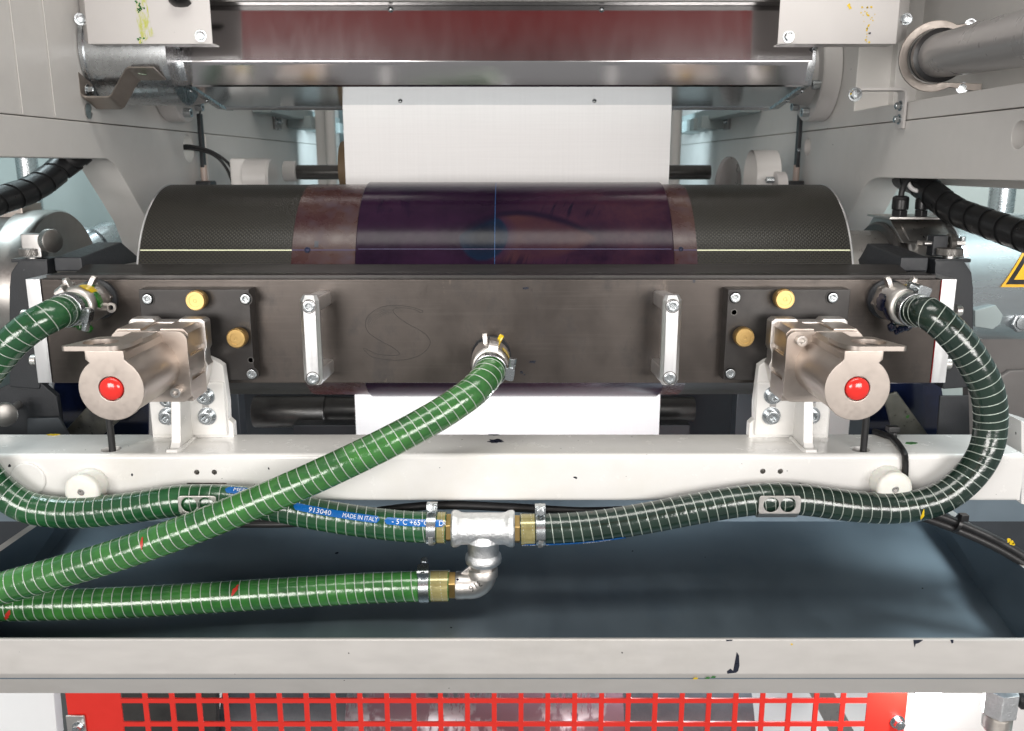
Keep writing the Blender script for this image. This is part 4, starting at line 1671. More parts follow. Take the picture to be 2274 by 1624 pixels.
def hex_nipple(x0, x1, z, y, r, label, group=None):
    o = Vector((x0, y, z))
    root = thing('brass_nipple', label, 'pipe fitting', o, 'brass hexagon nipples')
    B().prism(hexpts(r, R(30)), o, (0, 1, 0), (0, 0, 1), (1, 0, 0), x1 - x0, bev=.0008).build('hexagon', m_brass, root)
    B().cyl((x0 - .004, y, z), (x1 + .004, y, z), r * .8, 24).build('thread', m_brass, root)
    return root


ht = P(1000, 1172, DT).z
hex_nipple(P(991, 1172, DT).x, xa, ht, tc.y, .0188, 'brass hexagon nipple between the lettered hose and the tee')
hex_nipple(xb_, P(1155, 1175, DT).x, P(1150, 1175, DT).z, tc.y, .0188, 'brass hexagon nipple between the tee and the right hose')
ec = P(1073, 1300, 1.05)
elbow = thing('pipe_elbow', 'cast stainless elbow below the tee marked with number 316', 'pipe fitting', ec)
ke = mpp(1300, 1.05)
re_ = 31 * ke
ztop = P(1073, 1262, 1.05).z
ecol = ec
b = B()
# bend from pointing up to pointing left
R0 = re_ * .95
cen = ec + Vector((-R0, 0, R0)) + Vector((R0 * .0, 0, 0))
cen = Vector((ec.x - R0, ec.y, ec.z + R0))
arc = [Vector((ec.x, ec.y, ztop)), Vector((ec.x, ec.y, ec.z + R0 + .001))] + [cen + Vector((math.cos(R(a)) * R0, 0, math.sin(R(a)) * R0)) for a in range(0, -91, -9)]
xe = P(1026, 1300, 1.05).x
arc += [Vector((xe - .001, ec.y, ec.z))]
b.tube(arc, re_ * .97, 40)
b.build('bend', m_cast, elbow, ang=60)
B().lathe([(0, re_ * 1.0), (.001, re_ * 1.06), (.010, re_ * 1.06), (.012, re_)], (ec.x, ec.y, ztop - .011), (0, 0, 1), 40).build('collar', m_cast, elbow)
x0e = P(1012, 1300, 1.05).x
B().lathe([(0, re_ * .96), (.001, re_ * 1.0), (xe - x0e, re_ * 1.0), (xe - x0e + .003, re_ * .97)], (x0e, ec.y, ec.z), (1, 0, 0), 40).build('collar', m_cast, elbow)
B().prism([(0, 0), (.016, 0), (.016, .014)], (ec.x - re_ - .012, ec.y + .002, ec.z + re_ * .92), (1, 0, 0), (0, 0, 1), (0, -1, 0), .005, bev=.0008).build('web', m_cast, elbow)
B().prism(hexpts(re_ * .90, .3), (ec.x, ec.y, ztop), (1, 0, 0), (0, 1, 0), (0, 0, 1), zb_ - ztop + .001, bev=.001).build('hexagon', m_cast, elbow)
hex_nipple(P(997, 1300, 1.05).x, x0e, ec.z, ec.y, .0188, 'brass hexagon nipple between the lowest hose and the stainless elbow')
# raised number on the elbow
me = text_mesh('316', .0125)
xs = [v.co.x for v in me.vertices]
xm_ = (min(xs) + max(xs)) / 2
Rm = Matrix.Rotation(R(215), 3, 'Z')
cn = P(1056, 1302, 1.032)
for v in me.vertices:
    q = Rm @ Vector((v.co.x - xm_, v.co.y - .0045, 0))
    X_, Z_ = cn.x + q.x, cn.z + q.y
    rad2 = math.hypot(X_ - cen.x, Z_ - cen.z) - R0
    yy = math.sqrt(max((re_ * .97) ** 2 - rad2 ** 2, 0))
    v.co = Vector((X_, ec.y - yy - .0016, Z_)) - Vector(elbow.location)
me.materials.clear()
me.materials.append(m_dksteel)
link(bpy.data.objects.new('raised_number', me), elbow)
b = B().cyl((P(1016, 1289, 1.03).x, ec.y - re_ * .97, P(1016, 1289, 1.03).z), (P(1016, 1289, 1.03).x, ec.y - re_ * 1.0, P(1016, 1289, 1.03).z), .0016, 14)
b.build('ink_dot', m_ink_b, elbow)

# ------------------------------------------------------------------ hose clips on the beam
def clip(x0, x1, lab):
    a = P(x0, 1104, 1.021)
    c = P(x1, 1157, 1.021)
    root = thing('hose_clip', lab, 'hose clip', ((a.x + c.x) / 2, Yd(1.03), c.z), 'steel hose clips under the beam')
    yf = Yd(1.0235)
    zlip = P(x0, 1141, 1.0235).z
    pts = rrect(a.x, c.x, zlip, a.z, .004)
    hs = [circ(.0098, 28, ((a.x + c.x) / 2 - .0105 * 1.0, (a.z + zlip) / 2)), circ(.0098, 28, ((a.x + c.x) / 2 + .0105, (a.z + zlip) / 2))]
    B().prism(pts, (0, yf, 0), (1, 0, 0), (0, 0, 1), (0, 1, 0), .0018, holes=hs, bev=.0004).build('front_tongue', m_cast, root)
    # lower bend under the hose
    prof = []
    for i in range(9):
        t = i / 8
        prof.append((yf + .001 + t * .046, zlip + .001 - .010 * math.sin(math.pi * min(t * 1.6, 1)) - .0015))
    sheet('saddle', prof, a.x + .001, c.x - .001, m_cast, root, .0016)
    zt = P(1137, 1076, DBF).z
    B().box(a.x + .004, c.x - .004, Yd(DBF) - .006, Yd(DBF) + .015, zt - .001, zt + .001).build('top_tongue', m_cast, root)
    B().box(a.x + .002, c.x - .002, Yd(DBF) - .0022, Yd(DBF) - .0003, zlip - .004, zt, .0004).build('rear_plate', m_cast, root)
    return root


clip(1688, 1777, 'steel hose clip with two round holes holding the right dark hose')
clip(392, 482, 'steel hose clip with round holes partly hidden by the diagonal bright hose')

# ------------------------------------------------------------------ nylon guide spools
for px, py, front, lab in ((179.5, 1094, True, 'cream nylon guide spool above the left hose near the round cable hole'), (1989, 1088, True, 'cream nylon guide spool beside the black tied cable'), (64, 1064, False, 'pale nylon disc half hidden behind the left hose curve')):
    r = .0225
    if front:
        c = P(px, py, 1.048)
        root = thing('guide_spool', lab, 'guide spool', (c.x, Yd(DBF), c.z), 'nylon guide spools on the beam')
        yb = Yd(DBF) - Yd(1.048)
        b = B()
        b.lathe([(0, .0045), (0, r * .75), (.0015, r * .93), (.004, r), (.009, r * .98), (.011, r * .86), (.013, r * .74), (.0155, r * .72), (.018, r * .8), (.022, r * .97), (yb - .003, r), (yb, r * .97)], (c.x, Yd(1.048), c.z), (0, 1, 0), 56, caps=False)
        b.lathe([(0, .0045), (.004, .0043), (.004, 0)], (c.x, Yd(1.048), c.z), (0, 1, 0), 20, caps=False)
        b.build('spool', m_nylon, root)
        inst(cap_screw(.004, .003, m_steel), 'socket_screw', root, (c.x, Yd(1.0515), c.z))
    else:
        c = P(px, py, DBF)
        root = thing('guide_spool', lab, 'guide spool', (c.x, Yd(DBF), c.z), 'nylon guide spools on the beam')
        B().lathe([(0, r), (.003, r), (.004, r * .95), (.004, 0)], (c.x, Yd(DBF), c.z), (0, -1, 0), 48).build('spool', m_white, root)

# ------------------------------------------------------------------ drip tray
FD = .94
tz = P(1137, 1421, FD).z
rz = P(1137, 1500, FD).z
lz = P(1137, 1541, FD + .022).z
fy = Yd(FD)
tray = thing('drip_tray', 'wide stainless drip tray stained with blue ink under the hoses', 'drip tray', (0, fy, lz))
tx1 = PZ(2232, 1416, CAMZ - .60).x
tx0 = -tx1 - .03
zf = CAMZ - .602
yq = Yd(1.26)
zq = CAMZ - .535
th = .0015
b = B()
b.hexa([(tx0, fy + .004, zf), (tx1, fy + .004, zf), (tx1, yq, zq), (tx0, yq, zq), (tx0, fy + .004, zf - th), (tx1, fy + .004, zf - th), (tx1, yq, zq - th), (tx0, yq, zq - th)])
b.build('floor_sheet', m_tray, tray)
for sx, x in ((-1, tx0), (1, tx1)):
    pa, pc = P(2150, 1172, 1.15), P(2274, 1262, 1.02)
    gx_, gz_ = (pa.x - pc.x) / (pa.y - pc.y), (pa.z - pc.z) / (pa.y - pc.y)
    xo, xo2 = sx * (pc.x + gx_ * (fy + .004 - pc.y)) - (.03 if sx < 0 else 0), sx * (pc.x + gx_ * (yq - pc.y)) - (.03 if sx < 0 else 0)
    zt0, zt1 = pc.z + gz_ * (fy + .004 - pc.y), pc.z + gz_ * (yq - pc.y)
    b = B()
    b.hexa([(x, fy + .004, zf), (x, yq, zq), (xo2, yq, zt1), (xo, fy + .004, zt0), (x + sx * th, fy + .004, zf - .001), (x + sx * th, yq, zq - .001), (xo2 + sx * th, yq, zt1 - .001), (xo + sx * th, fy + .004, zt0 - .001)])
    b.build('side_sheet', m_tray, tray)
    b = B()
    b.hexa([(xo, fy + .004, zt0), (xo2, yq, zt1), (xo2 + sx * .012, yq, zt1), (xo + sx * .012, fy + .004, zt0), (xo, fy + .004, zt0 - th), (xo2, yq, zt1 - th), (xo2 + sx * .012, yq, zt1 - th), (xo + sx * .012, fy + .004, zt0 - th)])
    b.build('side_lip', m_rim, tray)
b = B()
b.box(-1.2, 1.2, yq, yq + th, zq, zq + .10)
b.build('back_sheet', m_tray, tray)
prof = [(fy + .006, tz - .030), (fy + .0055, tz - .001), (fy + .0045, tz), (fy + .001, tz), (fy, tz - .001), (fy, rz + .003), (fy + .0008, rz), (fy + .022, lz + .001), (fy + .0235, lz), (fy + .026, lz)]
sheet('front_rim', prof, -1.25, 1.25, m_rim, tray, .0014)


def smudge(pts, m, name='ink_mark', yy=None):
    q = [P(x, y, FD) for x, y in pts]
    B().prism([(v.x, v.z) for v in q], (0, fy - .0001, 0), (1, 0, 0), (0, 0, 1), (0, -1, 0), .0004, bev=.0001).build(name, m, tray)


smudge([(1636, 1448), (1641, 1456), (1642, 1478), (1639, 1490), (1634, 1494), (1615, 1496), (1614, 1491), (1622, 1485), (1628, 1490), (1631, 1474)], m_ink_k)
smudge([(2028, 1421), (2050, 1421), (2040, 1428), (2033, 1430), (2031, 1438), (2029, 1429)], m_ink_k)
smudge([(2110, 1421), (2117, 1421), (2117, 1427), (2113, 1429)], m_ink_b)
smudge([(1612, 1421), (1627, 1421), (1625, 1423), (1613, 1424)], m_ink_b)
smudge([(1755, 1430), (1759, 1429), (1761, 1431), (1758, 1433)], m_ink_y)
q = [(1538, 1508), (1546, 1507), (1548, 1511), (1541, 1513)]
for qq, mm in ((q, m_ink_y), ([(x + 27, y - 1) for x, y in q], m_ink_g), ([(x + 40, y - 3) for x, y in q], m_ink_g)):
    B().prism([(x_ / 1000, y_ / 1000) for x_, y_ in [(0, 0), (5, 0), (6, 3), (2, 4)]], P(qq[0][0], qq[0][1], FD + .0035) + Vector((0, -.0004, 0)), (1, 0, 0), Vector((0, -.022, (rz - lz))).normalized(), Vector((0, -.8, -.6)), .0004).build('ink_mark', mm, tray)
# ------------------------------------------------------------------ cover plates at the hood ends
def cover(sgn):
    d = 1.385
    if sgn < 0:
        root = thing('cover_plate', 'white cover plate with yellow green paint smear over the hood end', 'cover plate', P(330, 98, d), 'white cover plates at the hood ends')
        xa, xb = P(196, 98, d).x, P(472, 98, d).x
        bolt, tabx, tb = (446, 80), P(160, 60, d).x, (178, 43)
    else:
        root = thing('cover_plate', 'white cover plate with orange paint drops over the hood end', 'cover plate', P(1870, 97, d), 'white cover plates at the hood ends')
        xa, xb = P(1727, 97, d).x, P(1990, 97, d).x
        bolt, tabx, tb = (1751, 82), P(2034, 60, d).x, (2013, 43)
    z0 = P(330, 98, d).z
    z1 = z0 + .16
    y = Yd(d)
    B().box(xa, xb, y, y + .0025, z0, z1, .0008).build('face_sheet', m_cover, root)
    B().box(xa + .004, xb - .001, y + .002, y + .035, z0 - .0001, z0 + .002, .0005).build('bottom_fold', m_cover, root)
    # angled tab to the wall
    xw = xa if sgn < 0 else xb
    ztab = P(170, 78, d).z
    q = [(xw, y, z0), (xw, y, z1), (tabx, y + .03, z1), (tabx, y + .03, ztab)]
    n_ = Vector((0, .0025, 0))
    B().hexa([Vector(p) for p in q] + [Vector(p) + n_ for p in q], .0005).build('side_tab', m_cover, root)
    p = P(bolt[0], bolt[1], d)
    inst(hex_bolt(.0065, .007), 'hex_bolt', root, p)
    p = P(tb[0], tb[1], d + .012)
    inst(hex_bolt(.0065, .012), 'hex_bolt', root, p, (0, 0, R(-35 * sgn)))
    return root, y


cvl, ycv = cover(-1)
cvr, _ = cover(1)


def splat(root, spots, m, d, name='paint_drop'):
    b = B()
    rnd = random.Random(len(spots))
    for px, py, r in spots:
        p = P(px, py, d)
        pts = []
        for i in range(10):
            a = 2 * math.pi * i / 10
            k = r * rnd.uniform(.6, 1.3)
            pts.append((math.cos(a) * k, math.sin(a) * k))
        b.prism(pts, (p.x, Yd(d) - .0001, p.z), (1, 0, 0), (0, 0, 1), (0, -1, 0), .0004)
    b.build(name, m, root)


def smear_mat():
    t = NT('dry_paint_smear')
    n = t.noise(160, t.map(t.pos, (1, 1, .4)), 5, .7)
    return t.fin(base=t.mix(t.ramp(n, .42, .60), (.60, .575, .56), (.50, .52, .10)), rough=.45)


m_smear = smear_mat()
rnd = random.Random(5)
b = B()
pl = [(304, 0), (326, 0), (330, 30), (336, 60), (345, 80), (330, 84), (318, 97), (309, 97), (307, 60), (300, 30)]
qs = [P(x, y, 1.385) for x, y in pl]
b.prism([(q.x, q.z) for q in qs], (0, ycv - .0001, 0), (1, 0, 0), (0, 0, 1), (0, -1, 0), .0003)
b.build('paint_smear', m_smear, cvl)
splat(cvl, [(310 + rnd.gauss(0, 5), rnd.choice((12, 18, 25, 86)) + rnd.gauss(0, 5), rnd.uniform(.0005, .0016)) for _ in range(34)], m_ink_g, 1.385)
splat(cvr, [(1885, 12, .003), (1888, 17, .0025)] + [(1926 + rnd.gauss(0, 6), rnd.uniform(0, 95), rnd.uniform(.0005, .0017)) for _ in range(26)], m_ink_y, 1.385)
splat(cvr, [(1931, 74, .0016), (2016, 92, .001)], m_ink_k, 1.385)
# dark oval knob on the left cover
p = P(400, 0, 1.383)
B().lathe([(0, .014), (.004, .016), (.008, .011), (.010, 0)], p, (0, -.35, -1), 32).build('dark_knob', m_plastic, cvl)

# ------------------------------------------------------------------ hood duct, flanges and brackets at the side frames
p = P(300, 122, 1.48)
rd = .078
duct = thing('round_duct', 'short shiny galvanised round duct between side frame and hood', 'duct', p)
B().lathe([(0, rd), (HX0 + .02 - XL, rd)], (XL - .02, p.y, p.z), (1, 0, 0), 64).build('duct_tube', m_galv, duct)
B().lathe([(0, rd + .003), (.006, rd + .003), (.006, rd)], (XL + .0, p.y, p.z), (1, 0, 0), 64, caps=False).build('duct_collar', m_galv, duct)


def flange(sgn):
    px, X = (400, XL + .034) if sgn < 0 else (1800, XR - .034)
    c = PX(px + (10 if sgn < 0 else -5), 165, X)
    lab = 'white round flange on the side frame below the shiny duct' if sgn < 0 else 'white round flange on the side frame beside the white angle bracket'
    root = thing('round_flange', lab, 'flange', (X, c.y, c.z), 'round flanges at the hood ends')
    w = (1, 0, 0) if sgn < 0 else (-1, 0, 0)
    xw = XL if sgn < 0 else XR
    t = abs(X - xw)
    r = .088
    B().lathe([(0, r), (t - .002, r), (t, r - .002), (t, 0)], (xw, c.y, c.z), w, 72).build('disc', m_cover, root)
    B().lathe([(t, .060), (t + .005, .058), (t + .04, .052), (t + .075, .050)], (xw, c.y, c.z), w, 56).build('hub', m_cover, root)
    for a in (200, 255, 310, 20, 75, 130):
        q = Vector((X, c.y + .074 * math.cos(R(a)), c.z + .074 * math.sin(R(a))))
        inst(cap_screw(.0085, .014), 'socket_screw', root, q, ROT_PX if sgn < 0 else ROT_NX)
    return root


flange(-1)
flange(1)

# left bent bracket
def ribbon(name, pts, wdir, width, th, m, root, bev=.0008):
    """flat bar folded through pts; wdir = width direction"""
    pts = [Vector(q) for q in pts]
    wd = Vector(wdir).normalized()
    b = B()
    n = len(pts)
    sec = []
    for i in range(n):
        a = pts[max(i - 1, 0)]
        c = pts[min(i + 1, n - 1)]
        t = (c - a).normalized()
        nn = t.cross(wd).normalized()
        sec.append([b.bm.verts.new(pts[i] + wd * s * width / 2 + nn * e * th / 2) for s, e in ((-1, -1), (1, -1), (1, 1), (-1, 1))])
    for i in range(n - 1):
        for j in range(4):
            b.bm.faces.new((sec[i][j], sec[i][(j + 1) % 4], sec[i + 1][(j + 1) % 4], sec[i + 1][j]))
    b.bm.faces.new(sec[0])
    b.bm.faces.new(sec[-1][::-1])
    b._bev(b.bm.faces[:], bev)
    return b.build(name, m, root)


X1 = XL + .003
pA, pB_ = PX(192, 175, X1), PX(196, 245, X1)
y_b = pB_.y
root = thing('bent_bracket', 'brownish steel bent bracket screwed to the frame in front of the shiny duct', 'bracket', pB_)
zb2 = PX(190, 228, X1).z
m_brown = mat('brown_steel', (.36, .32, .29), .4, .9, .1, 20)
ribbon('bent_bar', [(X1, y_b, pA.z), (X1, y_b, zb2 + .006), (X1 + .004, y_b, zb2 + .001), (X1 + .010, y_b, zb2), (X1 + .042, y_b, zb2), (X1 + .047, y_b, zb2 + .003), (X1 + .072, y_b, zb2 + .040), (X1 + .077, y_b, zb2 + .043), (X1 + .115, y_b, zb2 + .043)], (.30, .65, -.50), .028, .003, m_brown, root)
inst(hex_bolt(.007, .010), 'hex_bolt', root, (X1 + .002, y_b, pA.z - .018), ROT_PX)
b = B()
for k in range(9):
    b.prism(circ(.0022, 8), (X1 + .090 + .0008 * k, y_b - .016 + .0038 * k, zb2 + .0412), (1, 0, 0), (0, 1, 0), (0, 0, -1), .0006)
b.build('green_mark', m_ink_g, root)
q = PX(197, 247, XL)
B().lathe([(0, .012), (.0006, .012), (.0006, .0105), (-.02, .010), (-.02, 0)], q, (1, 0, 0), 28).build('frame_hole', m_steel, frame_l)

# right angle bracket
X2 = XR - .003
c1 = PX(2005, 215, X2)
root = thing('angle_bracket', 'white angle bracket with bolts on the right side frame', 'bracket', c1)
zt2 = P(1950, 200, 1.27).z
yb2 = c1.y
xi = P(1890, 205, c1.y + 1.2).x
z_ = PX(2003, 200, X2).z
ribbon('angle_bar', [(X2, yb2 - .0, z_ - .058), (X2, yb2, z_ - .006), (X2 - .003, yb2, z_ - .001), (X2 - .008, yb2, z_), (xi + .008, yb2, z_), (xi - .002, yb2, z_ - .003)], (0, 1, 0), .026, .004, m_cover, root)
for dz in (-.024, -.044):
    inst(hex_bolt(.0058, .008), 'hex_bolt', root, (X2 - .002, yb2, z_ + dz), ROT_NX)
inst(hex_bolt(.0078, .006), 'hex_bolt', root, (xi + .002, yb2 - .012, z_ - .008))
splat(root, [(1894, 203, .0015), (1899, 206, .002), (1890, 209, .0015)], m_ink_y, c1.y + 1.2 - .0135)

# vertical tube right of the flange
p = PX(1882, 150, XR - .01)
t_ = thing('vertical_tube', 'grey painted vertical tube beside the right round flange', 'tube', (p.x, p.y, p.z))
B().cyl((XR + .004, p.y + .12, PX(1882, 212, XR).z), (XR + .004, p.y + .12, CAMZ + .9), .022, 32, .001).build('tube_body', m_wall, t_)

# grey roller tube at top right
a = P(2085, 122, 1.33)
e = P(2330, 20, 1.03)
e = Vector((a.x + .01, a.y - .32, a.z))
a2 = P(2075, 126, 1.36)
b2 = P(2310, 78, 1.0)
rt = thing('roller_tube', 'grey roller tube in a fork holder at the upper right', 'roller', a2)
dirv = (b2 - a2).normalized()
B().cyl(a2 + dirv * .02, a2 + dirv * .8, .031, 48).build('roller_body', m_roller, rt)
B().lathe([(0, .020), (.002, .030), (.010, .0355), (.020, .0365), (.022, .033), (.030, .033), (.032, .0375), (.044, .0375), (.046, .032)], a2 - dirv * .015, dirv, 48).build('end_bush', m_plastic, rt)
u_, v_, w_ = basis(dirv)
outer = [(math.cos(R(t)) * .052, math.sin(R(t)) * .052) for t in range(80, 281, 10)]
# fork plate: ring section with open side
ups, rts = v_, u_
pts = [(math.cos(R(t)) * .050, math.sin(R(t)) * .050) for t in range(60, 301, 10)] + [(.07, -.050), (.07, -.038)] + [(math.cos(R(t)) * .0385, math.sin(R(t)) * .0385) for t in range(290, 69, -10)] + [(.07, .038), (.07, .050)]
right = Vector((1, 0, 0))
right = (right - dirv * right.dot(dirv)).normalized()
upd = dirv.cross(right).normalized()
if upd.z < 0:
    upd = -upd
B().prism(pts, a2 - dirv * .002, right, upd, dirv, .006, bev=.0008).build('fork_plate', m_brown, rt)
for s in (1, -1):
    inst(hex_bolt(.006, .008), 'hex_bolt', rt, a2 - dirv * .002 + right * .045 + upd * .044 * s, (0, 0, R(-25)))
B().lathe([(0, .030), (.018, .032), (.02, .028)], a2 - dirv * .035, dirv, 24).build('knurled_cap', m_plastic, rt)

# ------------------------------------------------------------------ gas struts and thin cables
for px, X, lab in ((452, XL + .012, 'slim black strap with pale rod hanging beside the two thin black cables'), (1769, XR - .012, 'slim black strap with pale rod hanging beside the oval frame hole')):
    top, mid, low = PX(px - 2, 245, X), PX(px, 372, X), PX(px + 1, 403, X)
    y = mid.y
    root = thing('hanging_strap', lab, 'strap', (X, y, low.z), 'black hanging straps')
    B().box(X - .004, X + .004, y - .008, y + .008, mid.z, top.z - .008, .0015).build('strap', m_black, root)
    B().cyl((X, y, low.z - .02), (X, y, mid.z + .005), .0068, 20).build('rod', m_pink, root)
    B().box(X - .019, X + .019, y - .02, y + .02, low.z - .03, low.z + .001, .004).build('foot_clip', m_black, root)
    B().cyl((X, y, top.z - .01), (X + (.01 if X < 0 else -.01), y + .01, top.z + .03), .002, 10).build('cord', m_rubber, root)
    inst(dome_screw(.004, .003), 'rivet', root, (X, y - .008, mid.z + .035))
q = PX(421, 325, XL)
for k, lab in ((0, 'upper of two thin black cables leaving the frame hole'), (1, 'lower of two thin black cables leaving the frame hole')):
    a = Vector((XL - .02, q.y, q.z - .005 * k))
    c = spline([a, a + Vector((.025, .0, .0)), a + Vector((.065, .005, -.012)), a + Vector((.098 - .009 * k, .01, -.040)), a + Vector((.112 - .011 * k, .012, -.085)), a + Vector((.114 - .012 * k, .012, -.14))], .004)
    o = B().tube(c, .0030, 10).build('thin_cable', m_rubber)
    tag(o, lab, 'cable', 'thin black cables behind the cylinder')

# ------------------------------------------------------------------ things inside the press behind the cylinder
def isolid(name, label, cat, b, m, group=None):
    o = b.build(name, m)
    return tag(o, label, cat, group)


p = P(745, 362, 1.72)
isolid('tan_roller', 'tan rubber roller end peeking out left of the white paper', 'roller', B().lathe([(0, .05), (.003, .052), (.62, .052), (.623, .05)], (p.x + .002, p.y + .06, p.z - .01), (1, 0, 0), 56), m_tan)
rr0 = thing('guide_shaft', 'dark steel guide shaft running behind the white paper', 'shaft', P(1100, 383, 1.95))
p0, p1 = P(655, 383, 1.95), P(1577, 383, 1.95)
B().cyl(p0, p1, .0155, 32, .001).build('shaft_body', m_dksteel, rr0)
B().cyl(P(631, 381, 1.95), P(660, 381, 1.95), .022, 36, .003).build('collar', m_wall, rr0)
p = P(572, 383, 1.80)
wb = thing('bearing_block', 'rounded grey bearing block left of the guide shaft', 'bearing', p)
B().lathe([(0, .040), (.045, .040), (.050, .036), (.050, 0)], (p.x - .02, p.y, p.z - .012), (1, 0, 0), 40).build('housing', m_wall, wb)
B().box(p.x - .05, p.x - .015, p.y - .02, p.y + .05, p.z - .10, p.z + .028, .006).build('foot', m_wall, wb)
inst(cap_screw(.006, .012), 'socket_screw', wb, (p.x - .016, p.y - .03, p.z - .03), ROT_PX)
p = P(1612, 395, 1.85)
isolid('dark_disc', 'dark grey disc standing right of the paper behind the cylinder', 'disc', B().lathe([(0, .055), (.002, .058), (.010, .058), (.012, .055)], (p.x, p.y, p.z - .016), (.80, -.60, 0), 48), m_roller)
p = P(1690, 375, 1.72)
wq = thing('curved_guard', 'small curved grey guard right of the dark disc', 'guard', p)
B().lathe([(0, .050), (.045, .050), (.045, .046), (0, .046)], (p.x - .02, p.y, p.z - .015), (1, 0, 0), 40, caps=False).build('guard_shell', m_wall, wq)
B().lathe([(0, .030), (.018, .030), (.020, .027), (.020, 0)], (p.x + .03, p.y - .05, p.z - .035), (-1, 0, 0), 40).build('flange', m_cover, wq)
inst(cap_screw(.006, .014), 'socket_screw', wq, (p.x + .008, p.y - .06, p.z - .020), ROT_NX)
for px, X, lab in ((616, XL + .002, 'dark plate with two screws on the left inner frame'), (1614, XR - .002, 'dark plate with two screws on the right inner frame')):
    c = PX(px, 271, X)
    root = thing('screw_plate', lab, 'plate', c, 'dark screw plates inside the frames')
    B().box(c.x - .003, c.x + .003, c.y - .035, c.y + .035, c.z - .022, c.z + .022, .003).build('plate', m_roller, root)
    for dy in (-.015, .015):
        inst(dome_screw(.007, .006), 'dome_screw', root, (c.x + (.003 if X < 0 else -.003), c.y + dy, c.z), ROT_PX if X < 0 else ROT_NX)
# ledges above and rear machinery
for X, s, lab in ((XL, 1, 'yellowish grey ledge high on the left inner frame behind the hood'), (XR, -1, 'yellowish grey ledge high on the right inner frame behind the hood')):
    a = PX(560 if s > 0 else 1690, 250, X)
    b = B()
    z0 = a.z
    b.box(min(X, X + s * .05), max(X, X + s * .05), a.y, a.y + .9, z0, z0 + .03, .003)
    for k in range(5):
        b.box(min(X, X + s * .07), max(X, X + s * .07), a.y + .35 + k * .11, a.y + .41 + k * .11, z0 - .025, z0 + .01, .003)
    isolid('cable_ledge', lab, 'ledge', b, m_duct, 'cable ledges inside the frames')
for px, lab in ((735, 'steel upright post left of the paper far behind the cylinder'), (1500, 'steel upright post right of the paper far behind the cylinder')):
    p = P(px, 330, 2.7)
    isolid('rear_post', lab, 'post', B().cyl((p.x, p.y, .5), (p.x, p.y, 2.2), .016, 20).box(p.x - .05, p.x - .02, p.y + .03, p.y + .06, .5, 2.2), m_wall, 'rear posts')

# dark rollers below the cylinder, and dark panels added to darken the tray
dr = thing('idler_roller', 'dark steel idler roller below the cylinder behind the paper', 'roller', P(1130, 915, 1.80))
zc_ = P(700, 914, 1.80).z
B().cyl((P(566, 914, 1.80).x, Yd(1.80), zc_), (P(725, 914, 1.8).x, Yd(1.80), zc_), .034, 40, .002).build('journal', m_dksteel, dr)
B().cyl((P(725, 914, 1.80).x, Yd(1.80), zc_ + .006), (P(1540, 914, 1.8).x, Yd(1.80), zc_ + .006), .026, 40, .002).build('journal', m_dksteel, dr)
isolid('lower_guard_bar', 'dark flat bar low behind the paper web', 'bar', B().box(P(655, 950, 1.74).x, P(1528, 950, 1.74).x, Yd(1.72), Yd(1.76), CAMZ - .80, P(1137, 938, 1.74).z, .002), m_black)
m_dark = mat('shadow_panel_paint', (.045, .052, .060), .45, .2, .1, 6)  # dark tone for the added blockers and one small plate
for x0, x1, lab in ((-.60, -.535, 'added dark blocker plate at the left below the cylinder'), (.44, .55, 'added dark blocker plate at the right below the cylinder')):
    isolid('cheek_blocker', lab, 'plate', B().box(x0, x1, Yd(1.66), Yd(1.70), .55, CAMZ - .26, .003), m_dark, 'added dark blocker plates')  # added to cover the pale side walls and keep the tray dark
b = B().box(-1.0, 1.0, Yd(1.98), Yd(2.0), .35, CAMZ - .34)
isolid('rear_blocker', 'added dark panel low behind the paper darkening the tray reflection', 'panel', b, m_dark)  # added dark backdrop, keeps the bright back wall out of the tray
b = B().box(-.60, .55, Yd(1.28), Yd(1.30), CAMZ - .62, CAMZ - .455)
isolid('tray_blocker', 'added unseen dark panel behind the white beam darkening the tray', 'panel', b, m_dark)  # unseen blocker added to keep the tray dark

# ------------------------------------------------------------------ side bays: conduits, pipes, drives
def conduit(pts, lab, r=.018):
    path = spline(pts, .004)
    root = thing('cable_conduit', lab, 'conduit', path[0], 'black spiral wrapped conduits')
    B().tube(path, r, 20).build('cable_bundle', m_rubber, root)
    fr = frames(path)
    b = B()
    n = len(path)
    turn = 9.0
    wdt = 7.4
    prev = None
    seg = 26
    rows = []
    q = 0.0
    while q < n - wdt - 1:
        i = int(q)
        a = 2 * math.pi * q / turn
        p, tg, nn, bb = fr[i]
        d = nn * math.cos(a) + bb * math.sin(a)
        e_i = min(i + int(wdt), n - 1)
        f = q - i
        s0 = fr[i][0].lerp(fr[i + 1][0], f)
        s1 = fr[e_i][0].lerp(fr[min(e_i + 1, n - 1)][0], f)
        d1 = (fr[e_i][2] * math.cos(a) + fr[e_i][3] * math.sin(a))
        rows.append((b.bm.verts.new(s0 + d * (r + .0006)), b.bm.verts.new(s0 + d * (r + .0022)), b.bm.verts.new(s1 + d1 * (r + .0026)), b.bm.verts.new(s1 + d1 * (r + .0008))))
        q += turn / seg
    for A, C in zip(rows, rows[1:]):
        for j in range(4):
            b.bm.faces.new((A[j], A[(j + 1) % 4], C[(j + 1) % 4], C[j]))
    b.build('spiral_wrap', m_plastic, root, ang=50)
    return root


